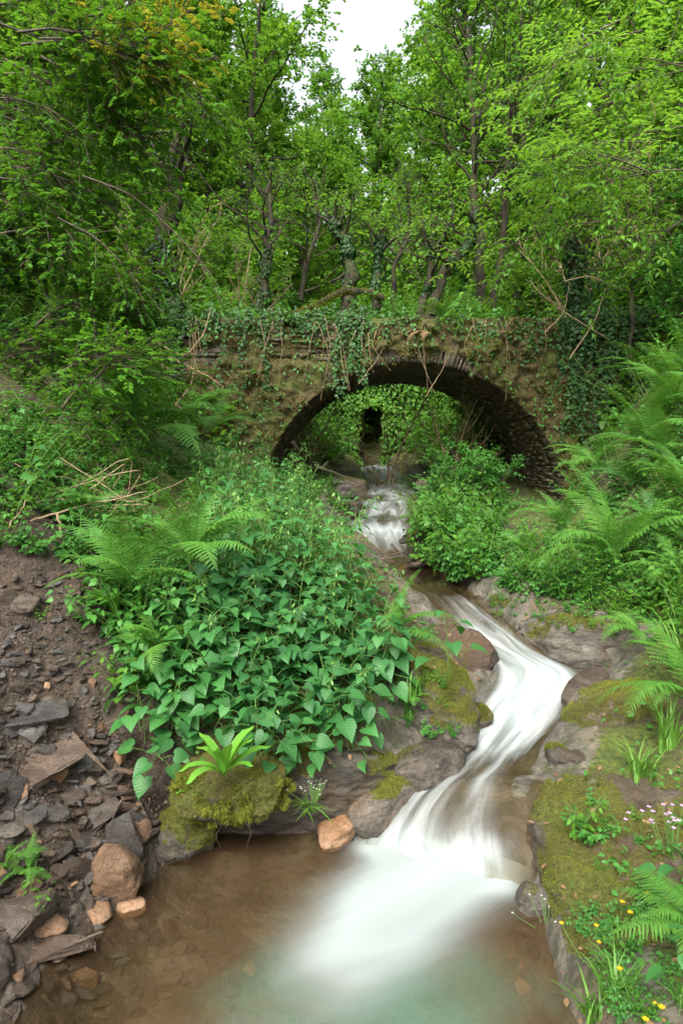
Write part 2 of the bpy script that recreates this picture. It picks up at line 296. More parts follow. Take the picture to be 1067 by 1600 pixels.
# key rows: y, then (x, z): hill | upper bank | bank | bank lip | water edge L | bed | bed | water edge R | lip | bank | upper | hill
K = [
 (0.3, [(-60, 40), (-6, 4), (-2.2, .9), (-1.5, .35), (-1.25, -.02), (-.9, -.25), (.3, -.25), (.60, -.05), (.72, .1), (1.3, .35), (5, 2.5), (60, 40)]),
 (1.9, [(-60, 40), (-6, 4.2), (-2.6, 1.5), (-1.35, .22), (-1.14, -.02), (-.9, -.10), (.35, -.3), (.60, -.12), (.72, .05), (1.4, .35), (5, 3), (60, 40)]),
 (2.35, [(-60, 40), (-6, 4.4), (-2.6, 1.7), (-1.15, .22), (-.82, -.02), (-.6, -.12), (.45, -.25), (.66, -.1), (.8, .05), (1.6, .45), (5, 3.2), (60, 41)]),
 (2.62, [(-60, 40), (-6, 4.5), (-2.6, 1.8), (-1.2, .42), (-.72, -.02), (-.6, -.12), (.5, -.22), (.7, -.1), (.85, .08), (1.6, .45), (5, 3.3), (60, 41)]),
 (2.82, [(-60, 40), (-6, 4.6), (-2.6, 1.8), (-1.1, .55), (-.70, -.0), (-.55, -.08), (.10, -.10), (.78, .06), (.88, .16), (1.6, .48), (5, 3.4), (60, 41)]),
 (2.95, [(-60, 40), (-6, 4.7), (-2.5, 1.8), (-1.1, .66), (.08, .28), (.3, .08), (.34, .1), (.82, .12), (.9, .2), (1.6, .5), (5, 3.4), (60, 41)]),
 (3.15, [(-60, 40), (-6, 4.8), (-2.4, 1.8), (-1.1, .82), (.1, .42), (.43, .18), (.5, .15), (.90, .16), (.97, .26), (1.6, .55), (5, 3.5), (60, 41)]),
 (3.5, [(-60, 41), (-6, 5), (-2.4, 1.9), (-1.1, 1.02), (.25, .55), (.64, .30), (.7, .22), (1.18, .22), (1.26, .36), (1.8, .7), (5, 3.6), (60, 41)]),
 (3.75, [(-60, 41), (-6, 5), (-2.4, 2.0), (-1.2, 1.1), (.3, .62), (.86, .40), (.92, .3), (1.42, .3), (1.5, .46), (2.0, .8), (5, 3.7), (60, 41)]),
 (4.0, [(-60, 41), (-6, 5.1), (-2.5, 2.1), (-1.2, 1.15), (.35, .68), (.80, .48), (.86, .38), (1.18, .38), (1.32, .56), (2.0, .9), (5, 3.8), (60, 41)]),
 (4.6, [(-60, 42), (-6, 5.3), (-2.6, 2.2), (-1.2, 1.25), (.3, .85), (.55, .68), (.62, .52), (.92, .52), (1.05, .70), (2.1, 1.05), (5, 4.0), (60, 42)]),
 (5.2, [(-60, 42), (-6, 5.5), (-2.7, 2.3), (-1.2, 1.35), (.1, .95), (.40, .68), (.5, .5), (.85, .5), (1.0, .70), (2.1, 1.08), (5, 4.3), (60, 42)]),
 (6.0, [(-60, 43), (-6, 5.8), (-2.8, 2.4), (-1.2, 1.45), (.1, 1.0), (.42, .70), (.5, .55), (.8, .55), (.95, .75), (2.0, 1.05), (5, 4.6), (60, 43)]),
 (7.0, [(-60, 44), (-6, 6.1), (-2.9, 2.5), (-1.2, 1.5), (-.3, 1.1), (-.05, .92), (.05, .76), (.76, .76), (.9, .93), (2.3, 1.08), (5, 4.8), (60, 44)]),
 (8.2, [(-60, 45), (-6, 6.2), (-3.2, 2.3), (-1.3, 1.6), (-.3, 1.25), (.05, 1.1), (.15, .96), (.9, .96), (1.0, 1.08), (2.75, 1.05), (5, 5.0), (60, 45)]),
 (9.0, [(-60, 46), (-6, 6.4), (-3.2, 2.2), (-1.3, 1.75), (-.8, 1.4), (.2, 1.18), (.3, 1.03), (1.05, 1.03), (1.15, 1.12), (3.0, 1.0), (4.4, 3.3), (60, 46)]),
 (9.4, [(-60, 46), (-6, 6.6), (-3.0, 3.4), (-1.15, 3.3), (-.95, 1.35), (.3, 1.22), (.4, 1.05), (1.05, 1.05), (1.15, 1.2), (2.92, 1.0), (3.2, 3.3), (60, 46)]),
 (11.2, [(-60, 47), (-6, 6.8), (-3.0, 3.5), (-1.15, 3.3), (-.95, 1.4), (.4, 1.36), (.5, 1.15), (1.15, 1.15), (1.25, 1.32), (2.92, 1.3), (3.2, 3.3), (60, 47)]),
 (12.5, [(-60, 48), (-8, 9), (-3.5, 4.0), (-1.5, 3.2), (-.6, 1.7), (.3, 1.5), (.45, 1.3), (1.1, 1.3), (1.25, 1.5), (2.4, 1.9), (3.4, 3.4), (60, 48)]),
 (15.5, [(-60, 50), (-8, 9.6), (-3.5, 4.2), (-1.5, 3.4), (-.4, 2.0), (.3, 1.6), (.45, 1.42), (.95, 1.42), (1.1, 1.55), (2.2, 2.1), (3.4, 3.6), (60, 50)]),
 (16.8, [(-60, 51), (-8, 10), (-3.5, 4.4), (-1.5, 3.6), (-.6, 2.4), (.2, 1.7), (.4, 1.45), (1.0, 1.45), (1.2, 1.7), (2.2, 2.5), (3.4, 3.8), (60, 51)]),
 (18.2, [(-60, 52), (-8, 10.2), (-3.8, 4.9), (-1.5, 3.9), (-.6, 3.6), (.2, 3.5), (.4, 3.5), (1.0, 3.5), (1.2, 3.5), (2.2, 3.8), (3.8, 4.5), (60, 52)]),
 (26, [(-60, 55), (-9, 12), (-4, 6.8), (-2, 5.6), (-.6, 5.3), (.2, 5.2), (.4, 5.2), (1.0, 5.2), (1.2, 5.3), (2.5, 5.7), (5, 7.4), (60, 55)]),
 (45, [(-60, 60), (-12, 17), (-5, 11), (-2, 10), (-.6, 9.7), (.2, 9.6), (.4, 9.6), (1.0, 9.6), (1.2, 9.7), (3, 10), (6, 11.5), (60, 60)]),
 (110, [(-60, 75), (-14, 34), (-5, 28), (-2, 27), (-.6, 27), (.2, 27), (.4, 27), (1.0, 27), (1.2, 27), (3, 27), (6, 28), (60, 75)]),
]
KY = np.array([k[0] for k in K]); KX = np.array([[q[0] for q in k[1]] for k in K], float); KZ = np.array([[q[1] for q in k[1]] for k in K], float)
def geo(a, b, n, g): t = (g ** np.linspace(0, 1, n) - 1) / (g - 1); return a + (b - a) * t
gx = np.concatenate([-geo(3.5, 60, 60, 30)[::-1], np.arange(-3.47, 3.48, .03), geo(3.5, 60, 60, 30)])
gy = np.concatenate([np.arange(.3, 9.6, .03), np.arange(9.62, 18.6, .08), geo(18.7, 110, 60, 20)])
rows = []
for y in gy:
    kx = np.array([np.interp(y, KY, KX[:, i]) for i in range(12)]); kz = np.array([np.interp(y, KY, KZ[:, i]) for i in range(12)])
    rows.append(np.interp(gx, kx, kz))
GZ = np.array(rows)
XX, YY = np.meshgrid(gx, gy)
def smooth(a, n=1):
    for _ in range(n):
        b = np.pad(a, 1, 'edge'); a = (b[:-2, 1:-1] + b[2:, 1:-1] + b[1:-1, :-2] + b[1:-1, 2:] + 2 * b[1:-1, 1:-1]) / 6
    return a
GZ = smooth(GZ, 3)
def chan(y): return np.interp(y, KY, KX[:, 5]), np.interp(y, KY, KX[:, 7])   # stream edges
CL = np.interp(YY, [0, 2.3, 2.7, 2.82, 2.95, 3.15, 3.5, 3.75, 4, 4.6, 5.2, 6, 7, 8.2, 12.5, 20], [-1.1, -.8, -.7, 0, .3, .46,   .64, .86, .78, .55, .4, .38, -.05, .05, .35, .3])
CR = np.interp(YY, KY, KX[:, 7])
din = np.maximum(CL - XX, XX - CR)                                    # <0 inside the channel
inch = sst(.12, -.05, din) * sst(18, 16, YY)
GZ = GZ + (Wxy(XX, YY) - W(YY)) * inch
far = sst(8, 20, np.hypot(XX, YY - 2))
amp = .045 + .5 * far; P2 = xyz(XX, YY, 0)
ridge = 1 - np.abs(fbm(xyz(XX * 3 + YY, YY * 3.5, 2), 4, 5)) * 2
GZ = GZ + (fbm(P2 * 2.2, 4, 3) * amp + fbm(P2 * 11, 3, 9) * .014 * (1 - far) + ridge * .06 * sst(.6, .1, din) * (1 - far)) * (1 - .8 * inch)
soil = sst(-.72, -.9, XX + .05 * np.sin(YY * 9)) * sst(-2.3, -1.9, XX) * sst(3.75, 3.45, YY + .1 * fbm(P2 * 4, 2, 1)) * sst(1.0, 1.3, YY)
soil = np.maximum(soil, sst(-.6, -.75, XX) * sst(3.0, 2.8, YY))
GZ += soil * (fbm(P2 * 5, 4, 21) * .07 + (1 - 2 * np.abs(fbm(P2 * 13, 4, 23))) * .035)
rockm = np.clip(sst(.55, .05, din) + .35 * fbm(P2 * 2.5, 3, 31), 0, 1) * sst(14, 11, YY) * (1 - soil)
moss = np.clip(.75 + .5 * fbm(P2 * 1.7, 3, 41), 0, 1) * (1 - soil)
wet = sst(.1, -.02, din)
TERR = GZ.copy()
def H(x, y):
    x = np.asarray(x, float); y = np.asarray(y, float)
    i = np.clip(np.searchsorted(gy, y) - 1, 0, len(gy) - 2); j = np.clip(np.searchsorted(gx, x) - 1, 0, len(gx) - 2)
    fy = np.clip((y - gy[i]) / (gy[i + 1] - gy[i]), 0, 1); fx = np.clip((x - gx[j]) / (gx[j + 1] - gx[j]), 0, 1)
    return (TERR[i, j] * (1 - fx) + TERR[i, j + 1] * fx) * (1 - fy) + (TERR[i + 1, j] * (1 - fx) + TERR[i + 1, j + 1] * fx) * fy
def H0(x, y):
    global TERR
    t_ = TERR; TERR = GZ; r_ = H(x, y); TERR = t_; return r_
def hit(u, v, tmax=80):
    d = ray(u, v); t = np.concatenate([np.arange(.8, 12, .01), np.arange(12, tmax, .05)]); p = np.array((0, 0, CAMZ)) + d * t[:, None]
    b = np.nonzero(p[:, 2] < H(p[:, 0], p[:, 1]))[0]
    return p[b[0]] if len(b) else None
ny, nx = GZ.shape; idx = np.arange(ny * nx).reshape(ny, nx)
F4 = np.stack([idx[:-1, :-1], idx[:-1, 1:], idx[1:, 1:], idx[1:, :-1]], -1).reshape(-1, 4)
link('ground', newmesh('ground', xyz(XX, YY, GZ).reshape(-1, 3), [F4], attrs={'moss': moss, 'rockm': rockm, 'wet': wet}), M['ground'], kind='structure')

# ---------------------------------------------------------------- water
def sheet(name, X, Y, Z, foam, murk, S, T):
    n, m = X.shape; ix = np.arange(n * m).reshape(n, m)
    f = np.stack([ix[:-1, :-1], ix[:-1, 1:], ix[1:, 1:], ix[1:, :-1]], -1).reshape(-1, 4)
    me = newmesh(name, xyz(X, Y, Z).reshape(-1, 3), [f], luv=xyz(S, T, .5).reshape(-1, 3), attrs={'foam': foam, 'murk': murk})
    return link(name, me, M['water'], kind='structure')
ys = np.arange(2.3, 16.9, .025); cl = np.interp(ys, gy, CL[:, 0]); cr = np.interp(ys, KY, KX[:, 7])
cl[ys < 2.75] = -.02
ker = np.ones(9) / 9; cl = np.convolve(np.pad(cl, 4, 'edge'), ker, 'valid'); cr = np.convolve(np.pad(cr, 4, 'edge'), ker, 'valid')
t = np.linspace(-.12, 1.12, 56); X = cl[:, None] + (cr - cl)[:, None] * t[None]; Y = np.repeat(ys[:, None], 56, 1)
Z = Wxy(X, Y); arc = np.concatenate([[0], np.cumsum(np.hypot(np.diff(ys), np.diff(W(ys))))])
steep = np.gradient(W(ys), ys)[:, None]
fp = np.interp(ys, [2.3, 2.6, 2.8, 3.0, 3.2, 3.4, 3.6, 3.8, 4.0, 4.3, 4.5, 4.65, 4.8, 5.2, 6.4, 6.7, 7.0, 7.25, 7.6, 7.9, 8.2, 8.6, 10.5, 11, 12, 13, 16], [.0, .55, .45, .5, .72, .85, .95, .9, .6, .42, .32, .2, .08, 0, .0, .3, .7, .35, .2, .5, .6, .3, .35, .6, .75, .8, .1])[:, None]
edge = sst(-.02, .3, t)[None] * sst(1.02, .72, t)[None]
Z = Z + .028 * fbm(xyz(t[None] * 9, arc[:, None] * 3, 0), 3, 77) * (fp > .05) + .02 * edge * fp
lower = sst(2.6, 2.7, Y) * sst(3.15, 3.0, Y)
foam = fp * (.25 + .75 * edge); foam = np.where(lower > 0, foam * (1 - .8 * lower * sst(.62, .9, t)[None] * sst(3.15, 2.85, Y)) * (1 - .45 * lower * sst(.4, .1, t)[None]) * (1 - .25 * lower), foam)
foam = foam + .25 * fbm(xyz(t[None] * 5, arc[:, None] * 2.2, 1), 3, 6) * (fp > .2)
# the foot of the fall melts into the pool: the stream sheet ends just below the pool surface
foot = 2.735 - .49 * (X - .18); foam = foam + .25 * np.exp(-((Y - foot - .01) / .08) ** 2) * sst(-.12, .1, t)[None] * sst(.7, .45, X); Z = Z - .05 * sst(foot - .01, foot - .09, Y) * (Y < 2.9)
sheet('stream_water', X, Y, Z, np.clip(foam, 0, 1.1), np.full_like(X, .12), t[None].repeat(len(ys), 0), arc[:, None].repeat(56, 1))
px = np.linspace(-1.7, 1.0, 110); py = np.linspace(.3, 2.95, 110); X, Y = np.meshgrid(px, py)
foot = 2.735 - .49 * (np.clip(X, .0, .75) - .18)
nse = fbm(xyz(X * 3, Y * 3, 0), 3, 8)
ax0, ay0, ax1, ay1 = .42, 2.64, -.1, 1.98
q = np.clip(((X - ax0) * (ax1 - ax0) + (Y - ay0) * (ay1 - ay0)) / ((ax1 - ax0) ** 2 + (ay1 - ay0) ** 2), 0, 1.3)
dd = np.hypot(X - (ax0 + q * (ax1 - ax0)), Y - (ay0 + q * (ay1 - ay0))); wd = .30 - .09 * q
foam = 1.35 * np.exp(-(dd / wd) ** 2 * 1.1) * sst(1.3, .45, q + .2 * nse) + .5 * np.exp(-((Y - foot + .05) / .07) ** 2) * sst(-.05, .15, X) * sst(.72, .55, X)
foam = foam + .3 * np.exp(-((X + .3) ** 2 / .05 + (Y - 1.7) ** 2 / .03)) * (1 + nse)  # pale patch in the foam channel imitates the sky reflected in the pool
murk = .1 + .45 * np.exp(-((X - .05) ** 2 / .35 + (Y - 1.85) ** 2 / .5)) + .15 * nse - .2 * sst(-.5, -1.0, X)
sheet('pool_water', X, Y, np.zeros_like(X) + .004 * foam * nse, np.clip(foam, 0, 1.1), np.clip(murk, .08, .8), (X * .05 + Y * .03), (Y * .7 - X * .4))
#@@OBJECTS@@
# ---------------------------------------------------------------- leaf templates (x across, y along, z up), unit length
def T(v, faces):
    v = np.array(v, float); return v, [np.array(f) for f in faces if len(f)], v[:, :2].copy()
T_Q = T([(0, 0, 0), (.32, .42, .07), (0, 1, -.08), (-.32, .42, .07)], [[(0, 1, 2, 3)]])
def ovate(half, cup=.12, droop=.25, serr=0.):
    """half: list of (halfwidth, y) from base to tip; midrib quads each side"""
    n = len(half); v = []
    for i, (wd, y) in enumerate(half): v += [(0, max(0, min(1, y)) if i else 0, -droop * y * y), (wd, y, cup * wd - droop * y * y), (-wd, y, cup * wd - droop * y * y)]
    f = []
    for i in range(n - 1):
        a, b = 3 * i, 3 * i + 3; f += [(a, a + 1, b + 1, b), (a, b, b + 2, a + 2)]
    return T(v, [f])
T_OV = ovate([(.03, 0), (.3, .3), (.24, .65), (.01, 1)])
T_LONG = ovate([(.02, 0), (.17, .25), (.2, .5), (.12, .78), (.01, 1)], .2, .35)
T_HEART = ovate([(.16, -.14), (.36, -.12), (.5, .06), (.51, .26), (.42, .48), (.27, .7), (.12, .88), (.01, 1.04)], .28, .3)
T_NETT = ovate([(.12, -.03), (.34, .08), (.31, .17), (.4, .28), (.33, .38), (.36, .5), (.25, .58), (.25, .7), (.13, .78), (.12, .87), (.01, 1.03)], .2, .3)
T_STRAP = ovate([(.03, 0), (.055, .08), (.075, .2), (.088, .35), (.09, .5), (.085, .65), (.07, .8), (.045, .92), (.005, 1)], .5, .0)
def fan(pts, z=.0): 
    v = [(0, .3, .05)] + [(a, b, z - .12 * (a * a + b * b)) for a, b in pts]; n = len(pts)
    return T(v, [[(0, i + 1, (i + 1) % n + 1) for i in range(n)]])
T_IVY = fan([(0, 0), (.3, -.1), (.5, .15), (.32, .42), (.5, .6), (.22, .68), (0, 1), (-.22, .68), (-.5, .6), (-.32, .42), (-.5, .15), (-.3, -.1)])
T_PETAL = fan([(0, 0), (.3, .35), (.38, .75), (.15, 1), (-.15, 1), (-.38, .75), (-.3, .35)])
def bladeT(w=.03, bend=.5, n=6):
    v = []; 
    for i in range(n):
        s = i / (n - 1); ww = w * (1 - s ** 1.6) + .001; v += [(-ww, bend * s * s * .8, s * (1 - .35 * bend * s)), (ww, bend * s * s * .8, s * (1 - .35 * bend * s))]
    f = [(2 * i, 2 * i + 1, 2 * i + 3, 2 * i + 2) for i in range(n - 1)]
    t = T(v, [f]); return t[0], t[1], np.stack([t[0][:, 0], t[0][:, 2]], 1)
T_TRI = T([(-.5, 0, 0), (.5, 0, 0), (0, 1, 0)], [[(0, 1, 2)]])
def pinnaT(K=9, w=.085):
    v = []; f = []
    for k in range(K):
        y0 = k / K; y1 = (k + .7) / K; ww = w * (1 - (k / K) ** 1.7) + .012
        for sgn in (1, -1):
            a = len(v); v += [(0, y0, 0), (sgn * ww, y0 + .5 / K, -.02), (sgn * ww * .8, y0 + 1.05 / K, -.03), (0, y1, 0)]; f.append((a, a + 1, a + 2, a + 3) if sgn > 0 else (a, a + 3, a + 2, a + 1))
    v = [(a, b, c - .16 * b * b) for a, b, c in v]; return T(v, [f])
T_PIN = pinnaT(); T_PINS = ovate([(.05, 0), (.13, .15), (.1, .6), (.01, 1)], .1, .2)
def rot(axis, a): return np.array(Matrix.Rotation(a, 3, axis))
def rndv(n, s=1.): return rng.normal(0, s, (n, 3))
def frond_mesh(name, npair=24, L=1., e0=70, e1=-15, wid=.2, fine=True, side=.0):
    n = 26; s = np.linspace(0, 1, n); e = np.radians(e0 + (e1 - e0) * s ** 1.15); ds = L / (n - 1)
    y = np.concatenate([[0], np.cumsum(np.cos(e[:-1]) * ds)]); z = np.concatenate([[0], np.cumsum(np.sin(e[:-1]) * ds)]); x = side * s * s * L
    pts = np.stack([x, y, z], 1); mb = MB(); mb.tube(pts, np.linspace(.006, .001, n) * L ** .5, 4, .3)
    sp = np.linspace(.14, .985, npair); prof = np.minimum(1, (sp / .32) ** .7) * np.clip(1.04 - sp, 0, 1) ** .62 * 1.28
    for sg in (1, -1):
        p = np.stack([np.interp(sp, s, pts[:, i]) for i in range(3)], 1); ee = np.interp(sp, s, e)
        tan = np.stack([np.full(npair, side * .8) * sp, np.cos(ee), np.sin(ee)], 1); nrm = np.stack([0 * ee, -np.sin(ee), np.cos(ee)], 1)
        ang = np.radians(78 - 38 * sp)[:, None] + rng.normal(0, .04, (npair, 1))
        D = tan * np.cos(ang) + np.array((sg, 0, 0.)) * np.sin(ang) + nrm * rng.normal(-.05, .06, (npair, 1))
        ln = wid * L * prof * rng.uniform(.93, 1.05, npair)
        tw = ln if fine else ln
        Mx = frames(D, nrm, np.stack([np.maximum(ln, .05 * L) * (1 if fine else 1.2), ln, ln], 1)); mb.inst(T_PIN if fine else T_PINS, Mx, p, rng.uniform(.2, 1, npair))
    return mb.mesh(name)
FR = [frond_mesh('frond', 26, 1, 72, -22, .2), frond_mesh('frond', 24, 1, 60, -35, .22, side=.18), frond_mesh('frond', 26, 1, 80, 12, .19, side=-.15), frond_mesh('frond', 24, 1, 45, -40, .2, side=-.2)]
FRS = [frond_mesh('frond', 18, 1, 72, -22, .22, False), frond_mesh('frond', 18, 1, 58, -35, .22, False, .15)]
for m_ in FR + FRS: m_.materials.append(M['fern'])
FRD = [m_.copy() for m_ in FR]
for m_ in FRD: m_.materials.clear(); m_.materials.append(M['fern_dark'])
def fern(loc, size, n, label, group=None, az=None, spread=360, elev=0, lib=FR, tilt=(0, 0)):
    e = empty('fern', loc, label, 'fern', group)
    for i in range(n):
        o = bpy.data.objects.new('frond', lib[int(rng.integers(len(lib)))]); COL.objects.link(o); o.parent = e
        a = (0 if az is None else az) + (i / n - .5) * spread + rng.normal(0, 8)
        o.rotation_euler = (R(rng.normal(elev, 9)), R(rng.normal(0, 10)), R(-a)); s = size * rng.uniform(.72, 1.08); o.scale = (s, s, s)
    e.rotation_euler = (tilt[0], tilt[1], 0)
    return e

# ---------------------------------------------------------------- rocks
def ico(n=4):
    bm = bmesh.new(); bmesh.ops.create_icosphere(bm, subdivisions=n, radius=1); v = np.array([q.co[:] for q in bm.verts]); f = np.array([[q.index for q in p.verts] for p in bm.faces]); bm.free(); return v, f
ICO = {n: ico(n) for n in (3, 4, 5, 6)}
def norms(V, F):
    fn = np.cross(V[F[:, 1]] - V[F[:, 0]], V[F[:, 2]] - V[F[:, 0]]); N = np.zeros_like(V)
    for i in range(3): np.add.at(N, F[:, i], fn)
    return N / (np.linalg.norm(N, axis=1)[:, None] + 1e-9)
def rock_geo(size, seed, sub=5, p=3.2, amp=.16, strat=.0, fr=1.6):
    v, f = ICO[sub]; q = v / (np.sum(np.abs(v) ** p, 1) ** (1 / p))[:, None]
    r = 1 + amp * fbm(v * fr + seed * 7.1, 4, seed) + amp * .8 * (np.abs(fbm(v * fr * 1.7 + seed * 3.3, 3, seed + 5)) - .25)
    V = q * r[:, None] * np.array(size)
    for k in range(7):                                   # planar cuts give broken faces
        d = np.random.default_rng(seed * 31 + k).normal(size=3); d /= np.linalg.norm(d); h = V @ d; m = np.quantile(h, .9); V = V - np.where(h > m, (h - m) * .8, 0)[:, None] * d
    if strat: V[:, 2] += strat * size[2] * np.round(fbm(xyz(V[:, 0], V[:, 1], V[:, 2] * 6) * 4, 2, seed) * 3) / 3 * .2
    Nn = norms(V, f); Vs = V * np.array((1, 1, 2.2)); rg = 1 - 2 * np.abs(fbm(Vs * 7 + seed, 4, seed + 9, .6)); V = V + Nn * ((rg - .5) * .11 * min(size) + fbm(V * 30 + seed, 3, seed + 19) * .05 * min(size))[:, None]
    return V, f
def rotm(rz, tx=0, ty=0): return np.array(Matrix.Rotation(R(rz), 3, 'Z') @ Matrix.Rotation(R(tx), 3, 'X') @ Matrix.Rotation(R(ty), 3, 'Y'))
def rock(name, loc, size, seed, mt, label, rz=0, tx=0, ty=0, moss=0., sub=5, cat='rock', group=None, fuzz=0, bright=True, **k):
    fuzz = int(fuzz * 1.7)
    V, f = rock_geo(size, seed, sub, **k); V = V @ rotm(rz, tx, ty).T; N = norms(V, f); Wd = V + np.array(loc)
    ms = np.clip(.1 + (moss - .5) * 1.2 + .32 * np.clip(N[:, 2], -.4, 1) + .95 * fbm(Wd * 4.2, 4, 3 + seed), 0, 1) * sst(-.01, .05, Wd[:, 2] - W(Wd[:, 1])) if moss > 0 else np.zeros(len(V))
    if min(size[:2]) > .12:
        gi = np.clip(np.round((Wd[:, 1] - .3) / .03).astype(int), 0, 309); gj = np.clip(np.searchsorted(gx, Wd[:, 0] - .015), 0, len(gx) - 1); np.maximum.at(TERR, (gi, gj), np.where(Wd[:, 1] < 9, Wd[:, 2], -9))
    me = newmesh(name, V, [f], attrs={'moss': ms}); o = link(name, me, M[mt], label=label, category=cat, group=group); o.location = loc
    if fuzz:
        fw = ms[f].mean(1) * np.linalg.norm(np.cross(V[f[:, 1]] - V[f[:, 0]], V[f[:, 2]] - V[f[:, 0]]), axis=1) * (ms[f].mean(1) > .48); 
        if fw.sum() > 0:
            c = rng.choice(len(f), fuzz, p=fw / fw.sum()); bc = rng.dirichlet((1, 1, 1), fuzz); pp = np.einsum('ni,nij->nj', bc, V[f[c]]); nn = N[f[c]].mean(1)
            D = nn + rndv(fuzz, .45); s = rng.uniform(.004, .011, fuzz); mb = MB()
            mb.inst(T_TRI, frames(D, rndv(fuzz), np.stack([s * .35, s, s], 1)), pp - nn * .002, np.clip(.5 + .6 * fbm((pp + loc) * 9, 3, 2) + rng.normal(0, .15, fuzz), 0, 1))
            mb.build('moss', M['mossblade' if bright else 'mossbrown'], o)
    return o
rock('boulder', (1.27, 2.28, -.03), (.52, .74, .3), 3, 'rock', 'big flat topped boulder with yellow green moss beside the pool at lower right', -8, 4, -6, moss=.68, sub=6, fuzz=52000, p=4.5, amp=.1)
rock('boulder', (1.28, 1.45, -.05), (.56, .5, .25), 14, 'rock', 'mossy stone shelf with buttercups and grass at the bottom right of the pool', 0, 0, -8, moss=.75, sub=6, fuzz=34000, p=4.5, amp=.1)
rock('boulder', (1.42, 3.24, .3), (.32, .27, .2), 5, 'rock', 'domed mossy boulder right of the white water bend', 10, 0, -8, moss=.6, sub=6, fuzz=18000, amp=.12, p=2.6)
rock('rock', (1.26, 3.46, .44), (.17, .08, .035), 6, 'slate_brown', 'thin brown slab leaning against the domed mossy boulder', 35, 0, -22, sub=4, p=4)
rock('rock', (1.18, 3.27, .27), (.07, .09, .05), 61, 'rock', 'small grey stone below the thin brown slab', 15, 0, -5, sub=4, p=4)
rock('rock', (1.75, 4.15, .5), (.62, .42, .22), 7, 'rock', 'wide bare rock shelf right of the upper cascade', 12, 0, -10, moss=.32, sub=6, fuzz=9000, p=4)
rock('rock', (1.28, 4.75, .58), (.42, .36, .14), 8, 'rock', 'moss covered ledge above the upper cascade', -12, 0, -4, moss=.7, sub=6, fuzz=16000, p=4)
rock('rock', (1.9, 5.0, .8), (.4, .3, .2), 88, 'rock', 'mossy rock at the foot of the fern bank', 20, 0, -8, moss=.55, sub=5, fuzz=8000, p=4)
rock('rock', (.86, 6.05, .8), (.27, .2, .15), 9, 'rock', 'mossy block at the head of the small upper pool', 12, 0, 6, moss=.55, fuzz=8000, p=5)
rock('rock', (.98, 6.5, .92), (.2, .16, .14), 91, 'rock', 'green rock behind the mossy block at the upper pool', 42, 0, 6, moss=.7, fuzz=4000, p=5)
rock('rock', (.44, 3.5, .36), (.2, .42, .24), 10, 'rock', 'long mossy rock hump left of the white water bend', 14, 6, 4, moss=.72, sub=6, fuzz=22000, p=2.6)
rock('rock', (.66, 3.38, .28), (.1, .09, .09), 11, 'rock', 'round moss covered stone at the edge of the bend', 0, moss=.85, fuzz=8000, p=2.4)
rock('rock', (.68, 3.92, .46), (.25, .2, .13), 12, 'slate_brown', 'smooth brown rock between the upper cascade and the bend', -28, 10, 10, moss=.3, p=3)
rock('rock', (.40, 3.02, .2), (.2, .12, .09), 13, 'slab', 'pinkish grey ledge stone at the left top of the lower fall', 22, 0, -14, moss=.35, p=4.5)
rock('rock', (.2, 2.9, .1), (.2, .08, .1), 15, 'slab', 'wet brown wedge of rock left of the lower fall', 38, 0, -20, moss=.4, p=4.5, fuzz=2500)
rock('rock', (-.02, 2.78, .03), (.085, .06, .05), 16, 'orange', 'small reddish stone at the back edge of the pool', 20, 0, -8, p=4)
rock('rock', (.7, 2.36, .01), (.07, .07, .055), 17, 'rock', 'small grey stone by the boulder where the fall meets the pool', 0, moss=.5, p=3)
rock('rock', (-.22, 3.02, .1), (.52, .2, .26), 18, 'rock', 'dark undercut rock below the heart leaved plants', 6, 4, 0, moss=.62, sub=6, fuzz=16000, p=4)
rock('rock', (-.66, 2.74, .05), (.13, .12, .1), 19, 'rock', 'dark green wet rock at the pool corner beside the orange boulder', 20, 0, 12, moss=.8, fuzz=5000, p=3)
rock('moss_cushion', (-.46, 2.73, .26), (.23, .17, .12), 20, 'rock', 'overhanging cushion of shaggy moss under the strap leaved fern', 0, 0, -6, moss=1.1, fuzz=9000, p=2.6, cat='moss cushion')
# the shaggy hanging moss of the cushion
mb = MB(); n = 42000; a = rng.uniform(0, 2 * math.pi, n); hh = rng.uniform(-1, .9, n) ; rr = np.sqrt(1 - hh * hh * .8)
pp = xyz(np.cos(a) * rr * .225, np.sin(a) * rr * .165 - .01, hh * .11) ; keep = pp[:, 1] < .08; pp = pp[keep]; n = len(pp)
cl_ = fbm(pp * 22, 3, 4)
D = pp / (np.linalg.norm(pp, axis=1)[:, None]) + np.array((0, 0, -1.1)) * sst(.06, -.05, pp[:, 2])[:, None] + rndv(n, .6); s = rng.uniform(.006, .018, n) * (1 + 1.0 * cl_)
mb.inst(T_TRI, frames(D, rndv(n), np.stack([s * .22, s, s], 1)), pp * (1 + .3 * cl_[:, None]), np.clip(.5 + cl_ + rng.normal(0, .15, n), 0, 1))
o_ = mb.build('hanging_moss', M['mossblade'], bpy.data.objects['moss_cushion'])
mb = MB()
for x_, L_ in ((-.15, .24), (-.02, .1), (.1, .12), (-.14, .2)): 
    z_ = np.linspace(0, 1, 9); mb = MB(); mb.tube(xyz(x_ + .008 * np.sin(z_ * 9 + x_ * 40), -.17 + .01 * np.sin(z_ * 5), -.06 - z_ * L_), .0018 * (1.2 - z_), 4, .4); mb.build('root', M['darktwig'], bpy.data.objects['moss_cushion'])
